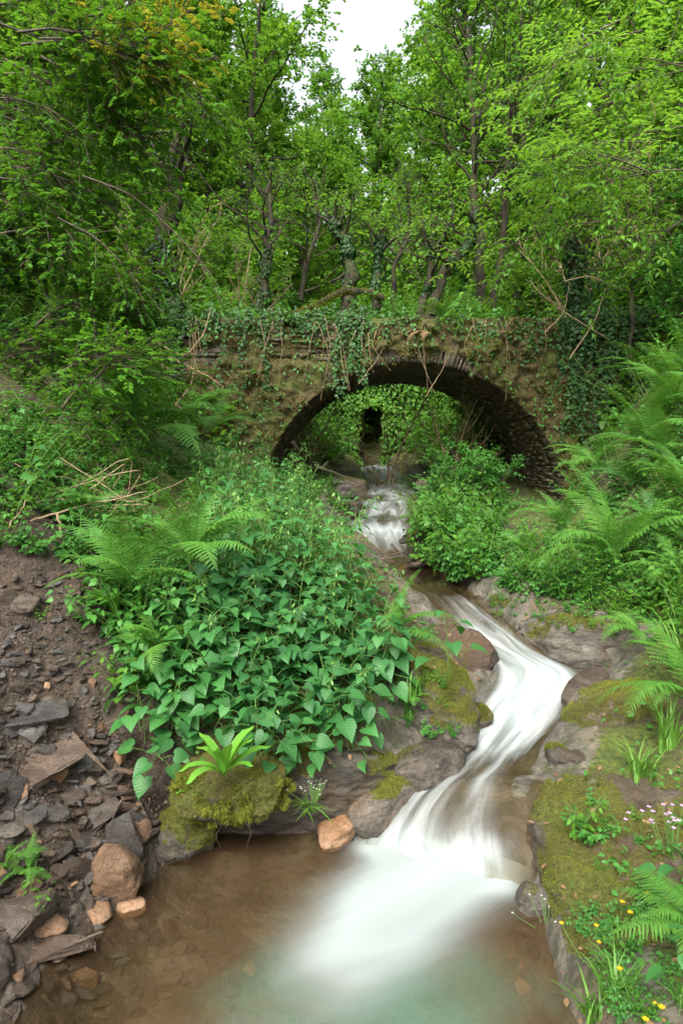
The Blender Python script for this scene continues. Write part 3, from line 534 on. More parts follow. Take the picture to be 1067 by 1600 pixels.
# loose stones: hulls of random points, each stone a thing
def hull_mesh(seed, flat):
    r_ = np.random.default_rng(seed); bm = bmesh.new()
    for _ in range(13):
        q = r_.uniform(-1, 1, 3); q /= max(abs(q)) ** .75; bm.verts.new((q[0], q[1] * .7, q[2] * flat))
    res = bmesh.ops.convex_hull(bm, input=bm.verts); bmesh.ops.delete(bm, geom=[e for e in res['geom_interior'] if isinstance(e, bmesh.types.BMVert)], context='VERTS')
    bmesh.ops.bevel(bm, geom=list(bm.edges), offset=.06, segments=1, affect='EDGES'); bmesh.ops.triangulate(bm, faces=bm.faces)
    bmesh.ops.subdivide_edges(bm, edges=bm.edges, cuts=1, use_grid_fill=True); bm.verts.ensure_lookup_table()
    for q in bm.verts: q.co += Vector(r_.normal(0, .018, 3))
    me = bpy.data.meshes.new('slate_stone'); bm.to_mesh(me); bm.free(); return me
def atpix(u, v, dz=0.): p = hit(u, v); return p + np.array((0, 0, dz))
for u, v, sz, sd_, mt, lb, rz, tx, ty in [
    (178, 1378, (.095, .085, .10), 21, 'orange', 'rounded orange boulder, largest of the stones at the pool edge', 10, 8, 0),
    (205, 1425, (.06, .045, .03), 22, 'orange', 'reddish stone just right of the foot of the orange boulder', 30, 0, 5),
    (155, 1432, (.05, .05, .03), 23, 'orange', 'pale yellow stone under the orange boulder', 0, 0, 0),
    (80, 1450, (.055, .035, .025), 24, 'orange', 'flat orange stone below the dark log', 12, 0, 0),
    (216, 1306, (.055, .045, .045), 25, 'orange', 'reddish rough stone above the orange boulder', 0, 0, 0),
    (192, 1335, (.06, .035, .12), 26, 'slate', 'dark upright slate behind the orange boulder', 20, -25, -20),
    (138, 1238, (.1, .055, .014), 27, 'slate_brown', 'brown grey slate plate standing tilted at the top of the scree', 40, 35, 20),
    (138, 1288, (.13, .04, .014), 28, 'slate', 'long blue grey slate blade pointing up to the right', 25, 28, -22),
    (8, 1250, (.08, .05, .09), 29, 'slate', 'dark blue slate block at the left edge of the scree', 20, 10, 0),
    (52, 1212, (.19, .09, .04), 30, 'slate_brown', 'long dark slab half buried in the scree', 35, 20, -20),
    (60, 1120, (.12, .07, .03), 31, 'slate', 'dark slab on the soil above the scree', 20, 20, -10),
    (40, 955, (.05, .05, .07), 32, 'slate_brown', 'squarish stone stuck in the bare soil bank', 10, 0, 10),
    (18, 940, (.06, .04, .05), 33, 'slate_brown', 'brown stone in the soil bank at the left edge', 40, 0, 10),
    (25, 1448, (.11, .08, .07), 34, 'slate', 'wide dark wet rock left of the dark log', 15, 10, -5),
    (75, 1488, (.13, .045, .03), 35, 'slate_brown', 'flat wet slate at the waterline below the dark rock', 20, 0, -8),
    (135, 1320, (.05, .04, .03), 36, 'slate', 'grey stone between the slate blade and the orange boulder', 0, 10, 10),
    (130, 1365, (.05, .02, .05), 37, 'slate_brown', 'triangular brown slate left of the orange boulder', 50, 0, 40)]:
    p_ = atpix(u, v, sz[2] * .35)
    if mt != 'orange':
        me = hull_mesh(sd_, .5); me.materials.append(M[mt]); o = link('slate', me, None, label=lb, category='stone'); place(o, p_, R(rz), (sz[0] * 1.1, sz[1] * 1.55, sz[2] * 1.7), (R(tx), R(ty))); continue
    rock('rock' if 'slate' not in mt else 'slate', p_, sz, sd_, mt, lb, rz, tx, ty, sub=5 if sz[0] > .09 else 4, p=3 if mt == 'orange' else 5, amp=.14, cat='stone', moss=.25 if mt == 'slate' else 0)
rock('rock', (-1.1, 1.93, .0), (.1, .13, .11), 38, 'slate', 'rounded dark wet rock in the bottom left corner of the pool', 10, sub=5, cat='stone')
for k_, (x, y, a, b, c) in enumerate([(.18, 4.7, .2, .16, .1), (.12, 5.3, .16, .24, .1), (-.02, 6.2, .22, .2, .12), (-.25, 6.9, .22, .18, .12), (.0, 7.7, .24, .2, .1), (.98, 5.3, .2, .16, .12), (1.15, 5.75, .2, .14, .14), (1.05, 7.3, .2, .2, .14), (1.12, 8.2, .2, .2, .14), (-.05, 8.6, .25, .25, .12), (1.3, 9.3, .2, .3, .15), (.1, 9.9, .2, .3, .15), (1.55, 3.75, .22, .16, .12), (1.02, 3.0, .1, .08, .07), (.3, 4.15, .18, .2, .12)]):
    if k_ != 12: rock('rock', (x, y, float(W(y)) + .06), (a, b, c), 200 + k_, 'rock', ('mossy ledge rock left of the upper cascade', 'low rock at the left edge of the upper pool', 'rock left of the little dam', 'flat rock at the left foot of the far rapids', 'flat rock left of the far rapids', 'low rock at the right edge of the upper pool', 'mossy rock between the upper pool and the thicket', 'dark rock at the right edge of the far rapids', 'rock at the right edge of the stream before the arch', 'broad flat rock on the left just before the arch', 'rock on the right under the arch', 'rock on the left under the arch', '', 'little stone between the boulder and the domed boulder', 'mossy rock between the hump and the upper cascade')[k_], rng.uniform(0, 180), rng.normal(0, 5), rng.normal(0, 5), moss=.5, sub=5, fuzz=2500, p=4.5)
# driftwood
mb = MB(); z_ = np.linspace(0, 1, 14); p0 = P(60, 1350, 2.42); p1 = P(130, 1412, 2.33); pt = p0 + (p1 - p0) * z_[:, None] + .006 * fbm(xyz(z_ * 5, 0), 2, 3)[:, None]
mb.tube(pt, .026 + .006 * np.sin(z_ * 9), 10); mb.build('driftwood', M['wood'], label='dark wet log lying among the stones at the pool edge', category='log')
HM = []
for k in range(12):
    for mt in ('slate', 'slate_brown'):
        me = hull_mesh(k, (.22, .35, .5)[k % 3]); me.materials.append(M[mt]); HM.append(me)
HO = hull_mesh(40, .6); HO.materials.append(M['orange'])
def inpoly(u, v, poly):
    c = False; n = len(poly)
    for i in range(n):
        (x1, y1), (x2, y2) = poly[i], poly[(i + 1) % n]
        if (y1 > v) != (y2 > v) and u < (x2 - x1) * (v - y1) / (y2 - y1) + x1: c = not c
    return c
def pixpts(poly, n, mind, tries=40):
    us = [p[0] for p in poly]; vs_ = [p[1] for p in poly]; out = []; k = 0
    while len(out) < n and k < n * tries:
        k += 1; u = rng.uniform(min(us), max(us)); v = rng.uniform(min(vs_), max(vs_))
        if inpoly(u, v, poly) and all((u - a) ** 2 + (v - b) ** 2 > mind ** 2 for a, b, _ in out):
            p = hit(u, v)
            if p is not None: out.append((u, v, p))
    return out
GRAV = (MB(), MB())
def stones(poly, n, mind, s0, s1, label, group, sink=.3, oran=.05, keep=.5):
    us = [q[0] for q in poly]; vs_ = [q[1] for q in poly]
    for u, v, p in pixpts(poly, n, mind):
        io = rng.random() < oran; ih = int(rng.integers(len(HM))); me = HO if io else HM[ih]; pl_ = ('upper', 'middle', 'lower')[min(2, int((v - min(vs_)) / (max(vs_) - min(vs_)) * 3))] + ' ' + ('left', 'centre', 'right')[min(2, int((u - min(us)) / (max(us) - min(us)) * 3))]; ds_ = 'reddish' if io else ('thin', 'chunky', 'blocky')[(ih // 2) % 3] + (' grey' if ih % 2 == 0 else ' brown')
        s = rng.uniform(s0, s1) * (1 if rng.random() < .8 else 1.5); s3 = (rng.normal(.45, .3), rng.normal(0, .3)); zr = rng.uniform(0, 6.3)
        if s < s0 + keep * (s1 - s0) and not io:
            me.calc_loop_triangles(); tv = np.array([q.co[:] for q in me.vertices]); tf = np.array([q.vertices[:] for q in me.loop_triangles]); Rm = np.array(Matrix.Rotation(zr, 3, 'Z') @ Matrix.Rotation(s3[1], 3, 'Y') @ Matrix.Rotation(s3[0], 3, 'X'))
            GRAV[ih % 2].add(tv @ Rm.T * s + p + np.array((0, 0, s * sink)), [tf]); continue
        o = link('slate_stone', me, None, label=ds_ + ' ' + label + ', ' + pl_, category='stone', group=group + ', ' + ds_ + ', ' + pl_)
        place(o, p + np.array((0, 0, s * sink)), zr, s, s3)
stones([(-20, 1185), (170, 1160), (245, 1290), (225, 1350), (150, 1420), (-10, 1470)], 210, 9, .018, .046, 'slate in the heap by the orange boulder', 'slate stones of the heap by the pool')
stones([(-20, 1040), (150, 1020), (190, 1180), (-20, 1180)], 110, 8, .012, .034, 'slate on the soil above the heap', 'slate fragments on the lower soil slope')
stones([(0, 890), (130, 890), (150, 1030), (-10, 1040)], 75, 8, .01, .03, 'stone in the bare soil bank', 'small stones in the soil bank')
stones([(0, 1480), (150, 1440), (290, 1430), (420, 1480), (330, 1590), (0, 1600)], 80, 14, .025, .045, 'stone under the shallow brown water', 'stones on the bed of the shallow pool', .0, .06)
stones([(780, 1430), (840, 1440), (880, 1590), (800, 1590)], 14, 16, .025, .05, 'stone under water beside the boulder', 'stones on the pool bed by the boulder', .0, .3)
stones([(600, 850), (660, 840), (660, 910), (620, 915)], 10, 10, .05, .1, 'stone of the dam above the upper pool', 'stones of the little dam')
stones([(560, 740), (655, 745), (660, 830), (540, 835)], 14, 14, .06, .12, 'stone in the far rapids', 'stones in the far rapids', .1)

for g_, m_ in zip(GRAV, ('slate', 'slate_brown')):
    me = g_.mesh('slate_gravel', False); me.attributes.new('moss', 'FLOAT', 'POINT'); link('slate_gravel', me, M[m_], kind='stuff')
# ---------------------------------------------------------------- arched bridge
BC = (.92, .88); BR = 2.0; BY0, BY1 = 9.0, 11.5
BOX = T([(x, y, z) for x in (-.5, .5) for y in (-.5, .5) for z in (-.5, .5)], [[(0, 1, 3, 2), (4, 6, 7, 5), (0, 4, 5, 1), (2, 3, 7, 6), (0, 2, 6, 4), (1, 5, 7, 3)]])
bridge = empty('stone_bridge', (BC[0], BY0, 1.0), 'old mossy rubble stone footbridge with one round arch over the stream', 'bridge'); borg = np.array((BC[0], BY0, 1.0))
def bpart(name, V, F, attrs, mt, sm=False):
    me = newmesh(name, np.asarray(V) - borg, F, attrs=attrs, smooth=sm); return link(name, me, M[mt], bridge)
def stones_mesh(name, cen, Mx, mosslvl, mt='masonry'):
    mb = MB(); mb.inst(BOX, Mx, cen); V = np.concatenate(mb.V); V += rng.normal(0, .006, V.shape)
    ms = np.clip(mosslvl + .5 * fbm(V * 1.7, 3, 8), 0, 1); me = mb.mesh(name, False); me.vertices.foreach_set('co', (V - borg).astype(np.float32).ravel())
    a = me.attributes.new('moss', 'FLOAT', 'POINT'); a.data.foreach_set('value', ms.astype(np.float32)); me.update()
    return link(name, me, M[mt], bridge)
ztop = lambda x: 3.33 - .3 * sst(1.6, 3.4, x) + .05 * np.sin(x * 2.3) + .03 * np.sin(x * 7.1)
for face, name in ((BY0, 'front_masonry'), (BY1, 'rear_masonry')):
    cen, sc_ = [], []
    z = .8
    while z < 3.4:
        hgt = rng.uniform(.03, .065); x = -4.3 + rng.uniform(0, .2)
        while x < 4.7:
            ln = rng.uniform(.1, .38); xm = x + ln / 2
            if math.hypot(xm - BC[0], z - BC[1]) > BR + .26 and not (abs(xm - BC[0]) < BR + .1 and z < BC[1]) and z < ztop(xm):
                cen.append((xm, face + rng.normal(0, .018) + (.06 if face == BY0 else -.06), z + hgt / 2)); sc_.append((ln - .008, .22, hgt - .007))
            x += ln
        z += hgt
    n = len(cen); a = rng.normal(0, .03, n)
    Mx = np.zeros((n, 3, 3)); sc_ = np.array(sc_)
    Mx[:, 0, 0] = np.cos(a) * sc_[:, 0]; Mx[:, 2, 0] = np.sin(a) * sc_[:, 0]; Mx[:, 1, 1] = sc_[:, 1]; Mx[:, 0, 2] = -np.sin(a) * sc_[:, 2]; Mx[:, 2, 2] = np.cos(a) * sc_[:, 2]
    stones_mesh(name, np.array(cen), Mx, .3)
for face, name in ((BY0 + .1, 'arch_ring'), (BY1 - .1, 'rear_arch_ring')):
    th = np.arange(-4, 184, 1.5) + rng.normal(0, .1, 126)[:len(np.arange(-4, 184, 1.5))]; n = len(th); t_ = np.radians(th); ln = rng.uniform(.24, .36, n)
    rad = np.stack([np.cos(t_), 0 * t_, np.sin(t_)], 1); tg = np.stack([-np.sin(t_), 0 * t_, np.cos(t_)], 1); dy = rng.normal(0, .015, n)
    cen = np.array((BC[0], face, BC[1])) + rad * (BR + ln / 2)[:, None] + xyz(0, dy, 0)
    Mx = np.stack([rad * ln[:, None], np.repeat([[0, .3, 0]], n, 0), tg * .043], -1); stones_mesh(name, cen, Mx, .12)
cen, Mx = [], []
for th in np.arange(-6, 186, 1.35):
    t_ = R(th); rad = np.array((math.cos(t_), 0, math.sin(t_))); tg = np.array((-math.sin(t_), 0, math.cos(t_))); y = BY0 + .24
    while y < BY1 - .24:
        ln = rng.uniform(.12, .45); dr = rng.normal(0, .014); cen.append(np.array((BC[0], y + ln / 2, BC[1])) + rad * (BR + .1 + dr)); Mx.append(np.stack([rad * .2, np.array((0, ln - .008, 0)), tg * .037], -1)); y += ln
stones_mesh('vault', np.array(cen), np.array(Mx), .08)
V, F = [], []
def prism(x0, z0, x1, z1, zt):
    a = len(V); y0, y1 = BY0 + .12, BY1 - .12
    V.extend([(x0, y0, z0), (x1, y0, z1), (x1, y0, zt), (x0, y0, zt), (x0, y1, z0), (x1, y1, z1), (x1, y1, zt), (x0, y1, zt)])
    F.extend([(a, a + 1, a + 2, a + 3), (a + 5, a + 4, a + 7, a + 6), (a + 1, a, a + 4, a + 5), (a + 3, a + 2, a + 6, a + 7), (a, a + 3, a + 7, a + 4), (a + 1, a + 5, a + 6, a + 2)])
for i in range(60):
    a0, a1 = math.pi * (1 - i / 60), math.pi * (1 - (i + 1) / 60); r_ = BR + .1
    prism(BC[0] + r_ * math.cos(a0), BC[1] + r_ * math.sin(a0), BC[0] + r_ * math.cos(a1), BC[1] + r_ * math.sin(a1), 3.3)
prism(-4.3, .6, BC[0] - BR - .1, .6, 3.3); prism(BC[0] + BR + .1, .6, 4.7, .6, 3.1)
bpart('rubble_core', V, [np.array(F)], {'moss': np.full(len(V), .1)}, 'masonry')
# turf on the deck and the moss coat of the front
gx_, gy_ = np.meshgrid(np.linspace(-4.3, 4.7, 260), np.linspace(BY0 - .07, BY1 + .07, 60)); e_ = np.minimum(gy_ - BY0 + .07, BY1 + .07 - gy_)
gz_ = ztop(gx_) + .1 * sst(0, .3, e_) + .13 * fbm(xyz(gx_ * 1.8, gy_ * 2), 4, 2) - .12 * sst(.06, 0, e_); ix = np.arange(gx_.size).reshape(gx_.shape)
FQ = lambda ix: np.stack([ix[:-1, :-1], ix[:-1, 1:], ix[1:, 1:], ix[1:, :-1]], -1).reshape(-1, 4)
me = newmesh('turf', xyz(gx_, gy_, gz_).reshape(-1, 3) - borg, [FQ(ix)], attrs={'moss': .6 + .3 * fbm(xyz(gx_, gy_), 2, 3), 'rockm': 0 * gx_, 'wet': 0 * gx_}); link('turf', me, M['ground'], bridge)
mx, mz = np.meshgrid(np.linspace(-4.2, 4.6, 440), np.linspace(.8, 3.42, 140)); pm = xyz(mx, mz, 0)
cov = fbm(pm * 1.3, 3, 51) * .5 + fbm(pm * 6, 3, 52) * .5
cov = cov + .45 + .25 * sst(.3, -1.5, mx) * sst(3.0, 2.7, mz) - .30 * sst(2.82, 2.95, mz) * sst(.5, .2, mx) + .2 * sst(1.2, 1.8, mx)
dist = np.hypot(mx - BC[0], mz - BC[1]) - BR; cov = cov - .5 * sst(.2, .1, dist) * (mx > .2) * (mx < 1.9) + .2 * (mx > .2) * sst(.6, .4, dist)
th_ = np.clip(cov, -.2, 1) * .16 * (1 + .8 * fbm(pm * 14, 3, 53)); my = BY0 - .02 - th_ + .12 * sst(.1, .0, cov) + .05 * sst(.08, 0, dist) * (mx > .2)
ix = np.arange(mx.size).reshape(mx.shape); f = FQ(ix); ok = (dist.ravel()[f].min(1) > -.015) & ~((np.abs(mx.ravel()[f] - BC[0]).min(1) < BR) & (mz.ravel()[f].max(1) < BC[1])) & (cov.ravel()[f].max(1) > .0)
mosscoat_V = xyz(mx, my, mz).reshape(-1, 3); f = f[ok][:, ::-1]
def mossmat():
    n = mat('brown_moss_coat'); p = n.pos(); c = n.mix(n.rng(n.noise(40, 5, .7, p), .3, .7), (.04, .033, .014), (.17, .135, .05))
    c = n.mix(n.rng(n.noise(3, 4, .6, p), .45, .6), c, n.mix(n.noise(60, 3), (.04, .055, .012), (.13, .15, .03))); return n.out(n.pbsdf(Base_Color=c, Roughness=.95, Normal=n.bump(n.noise(90, 5, .7, p), 1., .03)))
M['mosscoat'] = mossmat()
me = newmesh('moss_coat', mosscoat_V - borg, [f]); link('moss_coat', me, M['mosscoat'], bridge)
ar = rng.choice(len(f), 60000); pp = mosscoat_V[f[ar]].mean(1) + rndv(60000, .012); k_ = vnoise(pp * 9, 5)
D = xyz(0 * k_, -.8, -.9) + rndv(60000, .4); s = rng.uniform(.015, .045, 60000) * (1 + .5 * k_); mb = MB()
g_ = sst(.0, .35, fbm(pp * 1.6, 2, 77)) 
for sel, mm in ((g_ < .5, 'mossbrown'), (g_ >= .5, 'mossblade')):
    mb = MB(); q_ = sel; mb.inst(T_TRI, frames(D[q_], rndv(q_.sum()), np.stack([s[q_] * .3, s[q_], s[q_]], 1)), pp[q_] - borg, np.clip(.45 + .5 * k_[q_] + rng.normal(0, .15, q_.sum()), 0, 1)); mb.build('moss_strands', M[mm], bridge)

n = 7000; ar = rng.choice(len(f), n); pp = mosscoat_V[f[ar]].mean(1); k_ = rng.random(n) < np.clip(.25 + 1.2 * fbm(pp * 1.4, 3, 91) + .6 * sst(3.0, 3.3, pp[:, 2]) + .35 * sst(1.9, 2.6, pp[:, 0]) + .3 * sst(1.7, 1.3, pp[:, 2]), 0, 1); pp = pp[k_] + xyz(rng.normal(0, .02, k_.sum()), -rng.uniform(0, .09, k_.sum()), 0); n = len(pp)
mb = MB(); mb.inst(T_OV, frames(xyz(rng.normal(0, .6, n), -.6, -.4) + rndv(n, .3), xyz(0 * pp[:, 0], -.5, .9) + rndv(n, .3), rng.uniform(.02, .055, n)), pp - borg); mb.build('wall_plants', M['herb'], bridge)

# ---------------------------------------------------------------- ruin with the dark doorway behind the arch
ruin = empty('ruined_wall', (.7, 16.6, 1.5), 'ivy covered stone wall with a dark doorway seen through the arch', 'wall'); ro_ = np.array((.7, 16.6, 1.5))
V, F = [], []
def blk(x0, x1, y0, y1, z0, z1):
    a = len(V); V.extend([(x, y, z) for x in (x0, x1) for y in (y0, y1) for z in (z0, z1)]); F.extend([tuple(a + q for q in r) for r in ((0, 1, 3, 2), (4, 6, 7, 5), (0, 4, 5, 1), (2, 3, 7, 6), (0, 2, 6, 4), (1, 5, 7, 3))])
blk(-2.6, .42, 16.4, 18.6, 1.2, 4.3); blk(.98, 3.6, 16.1, 18.6, 1.2, 4.4); blk(.42, .98, 16.45, 18.6, 2.85, 4.3); blk(.42, .98, 18.4, 18.6, 1.2, 2.85)
me = newmesh('stonework', np.array(V) - ro_, [np.array(F)], attrs={'moss': np.full(len(V), .6)}, smooth=False); link('stonework', me, M['masonry'], ruin)
def leafcloud(mb, P0, D, N, s, tmpl, tilt=.5, rnd=None): n = len(P0); mb.inst(tmpl, frames(D + rndv(n, tilt * .6), N + rndv(n, tilt), s), P0, rnd)
mb = MB(); n = 15000; x = rng.uniform(-2.5, 3.5, n); z = rng.uniform(1.4, 4.5, n); b_ = fbm(xyz(x * 1.5, z * 1.5), 3, 9); keep = ~((x > .45 + .1 * b_) & (x < .95 + .1 * b_) & (z < 2.75 + .25 * b_)); x, z, b_ = x[keep], z[keep], b_[keep]; n = len(x)
y = np.where(x < .6, 16.38, 16.08) - rng.uniform(0, .18, n) - .25 * np.clip(b_, 0, 1)
leafcloud(mb, xyz(x, y, z) - ro_, xyz(rng.normal(0, .4, n), -.7, -.6), xyz(0 * x, -.6, .8), rng.uniform(.06, .13, n), T_OV, .4, np.clip(.6 + b_ + rng.normal(0, .2, n), 0, 1)); mb.build('ivy', M['tree_bright'], ruin)

# ---------------------------------------------------------------- ivy curtains on the bridge
def ivy(name, anchors, label, mt='ivy', stem=True, size=(.025, .05), per=.022, group=None, cat='ivy'):
    mb, st = MB(), MB(); a0 = np.array(anchors[0][:3])
    for ax, ay, az, L in anchors:
        n = max(4, int(L / per)); z_ = np.linspace(0, 1, n); ph = rng.uniform(0, 6); dx = .05 * np.sin(z_ * 5 + ph) * L + rng.normal(0, .1) * z_ * L
        p = xyz(ax + dx, ay - .05 - .05 * np.sin(z_ * 3 + ph) * L, az - z_ * L) - a0
        st.tube(p[::3] if n > 8 else p, .003, 4); q = p + rndv(n, .018)
        leafcloud(mb, q, xyz(rng.normal(0, .8, n), -.5, -.7), xyz(rng.normal(0, .3, n), -1, .5), rng.uniform(*size, n), T_IVY, .35)
    e = empty(name, a0, label, cat, group)
    if stem: st.build('vine', M['darktwig'], e)
    mb.build('leaves', M[mt], e); return e
def anch(x0, x1, n, z, L0, L1, y=BY0 - .06): return [(x, y + rng.normal(0, .05), z + rng.normal(0, .05), rng.uniform(L0, L1)) for x in rng.uniform(x0, x1, n)]
ivy('ivy', anch(-.05, .28, 17, 3.42, .3, 1.0) + anch(-.1, .35, 12, 3.5, .1, .3), 'long ivy curtain hanging over the crown of the arch below the thick ivy clad trunk')
ivy('ivy', anch(-2.6, -.1, 95, 3.5, .05, .35), 'ivy fringe along the left top of the bridge wall')
ivy('ivy', anch(.4, 1.6, 26, 3.45, .05, .3), 'ivy fringe hanging over the arch beside the drooping ferns')
ivy('ivy', anch(-2.4, -.2, 14, 3.4, .4, 1.1), 'thin ivy trails hanging down the mossy wall left of the arch')
ivy('ivy', anch(1.7, 2.6, 30, 3.35, .2, .8), 'ivy trails hanging down over the right haunch of the arch')
ivy('ivy', anch(2.75, 4.0, 75, 3.5, .4, 1.9, BY0 - .16), 'broad sheet of ivy covering the right end of the bridge')
ivy('ivy', anch(2.9, 3.5, 16, 4.4, .6, 1.5, 9.2), 'upper mass of ivy on the slope above the right end of the bridge')
ivy('ivy', anch(-3.9, -2.0, 110, 3.6, .3, 1.3, BY0 - .12), 'ivy over the left end of the bridge wall')

# ---------------------------------------------------------------- trees
def bpath(p, d, L, n, wob, up, r_):
    pts = [np.array(p, float)]; d = np.array(d, float); d /= np.linalg.norm(d)
    for i in range(n):
        d = d + r_.normal(0, wob, 3) + np.array((0, 0, up)); d /= np.linalg.norm(d); pts.append(pts[-1] + d * L / n)
    return np.array(pts)
def along(pts, t): 
    n = len(pts) - 1; k = min(int(t * n), n - 1); f = t * n - k; return pts[k] * (1 - f) + pts[k + 1] * f, pts[k + 1] - pts[k]
def treegeo(path, r0, r1, nl, ll, t0=.3, nsub=6, sl=.4, ntw=5, tl=.3, lpt=10, up=.05, flat=.3, seed=1, elev=(20, 60), azc=None, azs=180, twd=.0):
    r_ = np.random.default_rng(seed); w_ = MB(); path = np.array(path, float); w_.tube(path, np.linspace(r0, r1, len(path)) * (1 + .12 * r_.normal(size=len(path))), 9)
    LP, LD = [], []; az = r_.uniform(0, 6)
    for i in range(nl):
        t = t0 + (1 - t0) * ((i + r_.uniform(0, .9)) / nl); p, d = along(path, min(t, .999)); az += 2.4 + r_.normal(0, .4)
        a = az if azc is None else R(azc + (((az * 57.3) % 360) / 360 - .5) * 2 * azs); el = R(elev[0] + (elev[1] - elev[0]) * t + r_.normal(0, 10))
        dd = np.array((math.cos(a) * math.cos(el), math.sin(a) * math.cos(el), math.sin(el))); L = ll * (1.1 - .65 * (t - t0) / (1 - t0)) * r_.uniform(.75, 1.2)
        lim = bpath(p, dd, L, 7, .16, up, r_); rb = (r0 + (r1 - r0) * t) * .45; w_.tube(lim, np.linspace(rb, .006, 8), 5)
        for j in range(nsub):
            tj = .25 + .75 * (j + r_.uniform(0, 1)) / nsub; p2, d2 = along(lim, min(tj, .999)); d2 = d2 / np.linalg.norm(d2) + r_.normal(0, .65, 3) * np.array((1, 1, .6)); L2 = L * sl * r_.uniform(.6, 1.2) * (1.15 - .5 * tj)
            sb = bpath(p2, d2, L2, 4, .2, up, r_); w_.tube(sb, np.linspace(rb * .3 + .003, .003, 5), 4)
            for k in range(ntw):
                p3, d3 = along(sb, min(.999, .2 + .8 * (k + r_.uniform()) / ntw)); d3 = d3 / np.linalg.norm(d3) + r_.normal(0, .8, 3) * np.array((1, 1, .5)); d3 /= np.linalg.norm(d3); L3 = tl * r_.uniform(.6, 1.3)
                s_ = r_.uniform(0, 1, lpt); LP.append(p3 + d3 * (s_ * L3)[:, None] + r_.normal(0, .04 * tl, (lpt, 3)) - np.array((0, 0, 1)) * (s_ ** 2 * L3 * .25)[:, None]); LD.append(d3 + r_.normal(0, .7, (lpt, 3)))
                if twd: w_.tube(np.array([p3, p3 + d3 * L3 * .5, p3 + d3 * L3 - np.array((0, 0, L3 * .25))]), twd, 3)
    return w_, np.concatenate(LP), np.concatenate(LD)
def tree(name, geo_, size, leaf, mt, label=None, cat='tree', group=None, tmpl=T_Q, loc=(0, 0, 0), bark='bark', nz=1., tilt=.45, extra=None, drop=0.):
    w_, LP, LD = geo_; e = empty(name, loc, label, cat, group); w_.build('trunk', M[bark], e)
    if drop: k_ = rng.random(len(LP)) > drop; LP, LD = LP[k_], LD[k_]
    n = len(LP); LD = LD * np.array((1, 1, .5)) + np.array((0, 0, -.15)); N = np.repeat([[0, 0, nz]], n, 0)
    mb = MB(); cl = fbm(LP * 1.2, 2, 3); leafcloud(mb, LP, LD, N, rng.uniform(.65, 1.15, n) * leaf, tmpl, tilt, np.clip(.5 + .5 * cl + rng.normal(0, .22, n), 0, 1)); mb.build('crown', M[mt], e)
    if extra: extra(e)
    return e
def strt(h, lean=(0, 0), n=10, wob=.06, seed=0):
    r_ = np.random.default_rng(seed); z = np.linspace(0, 1, n); return xyz(lean[0] * z * z + wob * h * np.cumsum(r_.normal(0, .25, n)) * .3, lean[1] * z * z + wob * h * np.cumsum(r_.normal(0, .25, n)) * .3, z * h - .3)
A = []
A.append(tree('alder_tree', treegeo(strt(9, (.5, 0), seed=1), .13, .02, 26, 2.3, .12, 7, .42, 6, .42, 18, seed=1), 1, .105, 'tree_bright', cat='tree'))
A.append(tree('ash_tree', treegeo(strt(10, (-.8, .2), seed=2), .16, .02, 28, 2.9, .15, 7, .42, 6, .45, 18, seed=2), 1, .115, 'tree_mid', cat='tree', tmpl=T_Q))
A.append(tree('beech_tree', treegeo(strt(8.5, (.3, .4), seed=3), .15, .02, 26, 3.0, .1, 7, .45, 6, .5, 18, up=.0, elev=(5, 50), seed=3), 1, .105, 'tree_bright', cat='tree'))
A.append(tree('maple_tree', treegeo(strt(9, (.2, -.3), seed=4), .15, .02, 24, 2.8, .1, 7, .45, 6, .45, 18, seed=4), 1, .115, 'tree_dark', cat='tree'))
TS = Stock(A)
def multistem(seed, h, n, sp, ll, **k):
    w_, LPs, LDs = MB(), [], []
    for i in range(n):
        r_ = np.random.default_rng(seed * 50 + i); a = i / n * 6.28 + r_.uniform(0, 1); g = treegeo(strt(h * r_.uniform(.6, 1), (math.cos(a) * sp, math.sin(a) * sp), 8, .1, seed * 9 + i) + xyz(math.cos(a) * .1, math.sin(a) * .1, 0), .03, .006, k.get('nl', 11), ll, .08, k.get('nsub', 5), .45, k.get('ntw', 4), k.get('tl', .25), k.get('lpt', 8), seed=seed * 11 + i)
        off = w_.n; w_.V += g[0].V; w_.L += g[0].L; w_.F[4] += [f + off for f in g[0].F[4]]; w_.n += g[0].n; LPs.append(g[1]); LDs.append(g[2])
    return w_, np.concatenate(LPs), np.concatenate(LDs)
Bh = [tree('hazel_shrub', multistem(1, 3.4, 6, 1.2, 1.3), 1, .1, 'tree_bright', cat='shrub', bark='darktwig'),
      tree('hazel_shrub', multistem(2, 3.0, 6, 1.3, 1.2), 1, .1, 'tree_mid', cat='shrub', bark='darktwig'),
      tree('elder_shrub', multistem(3, 2.4, 5, 1.0, 1.0), 1, .09, 'herb', cat='shrub', bark='darktwig')]
BS = Stock(Bh)
def onground(x, y, sink=.1): return (x, y, float(H(x, y)) - sink)
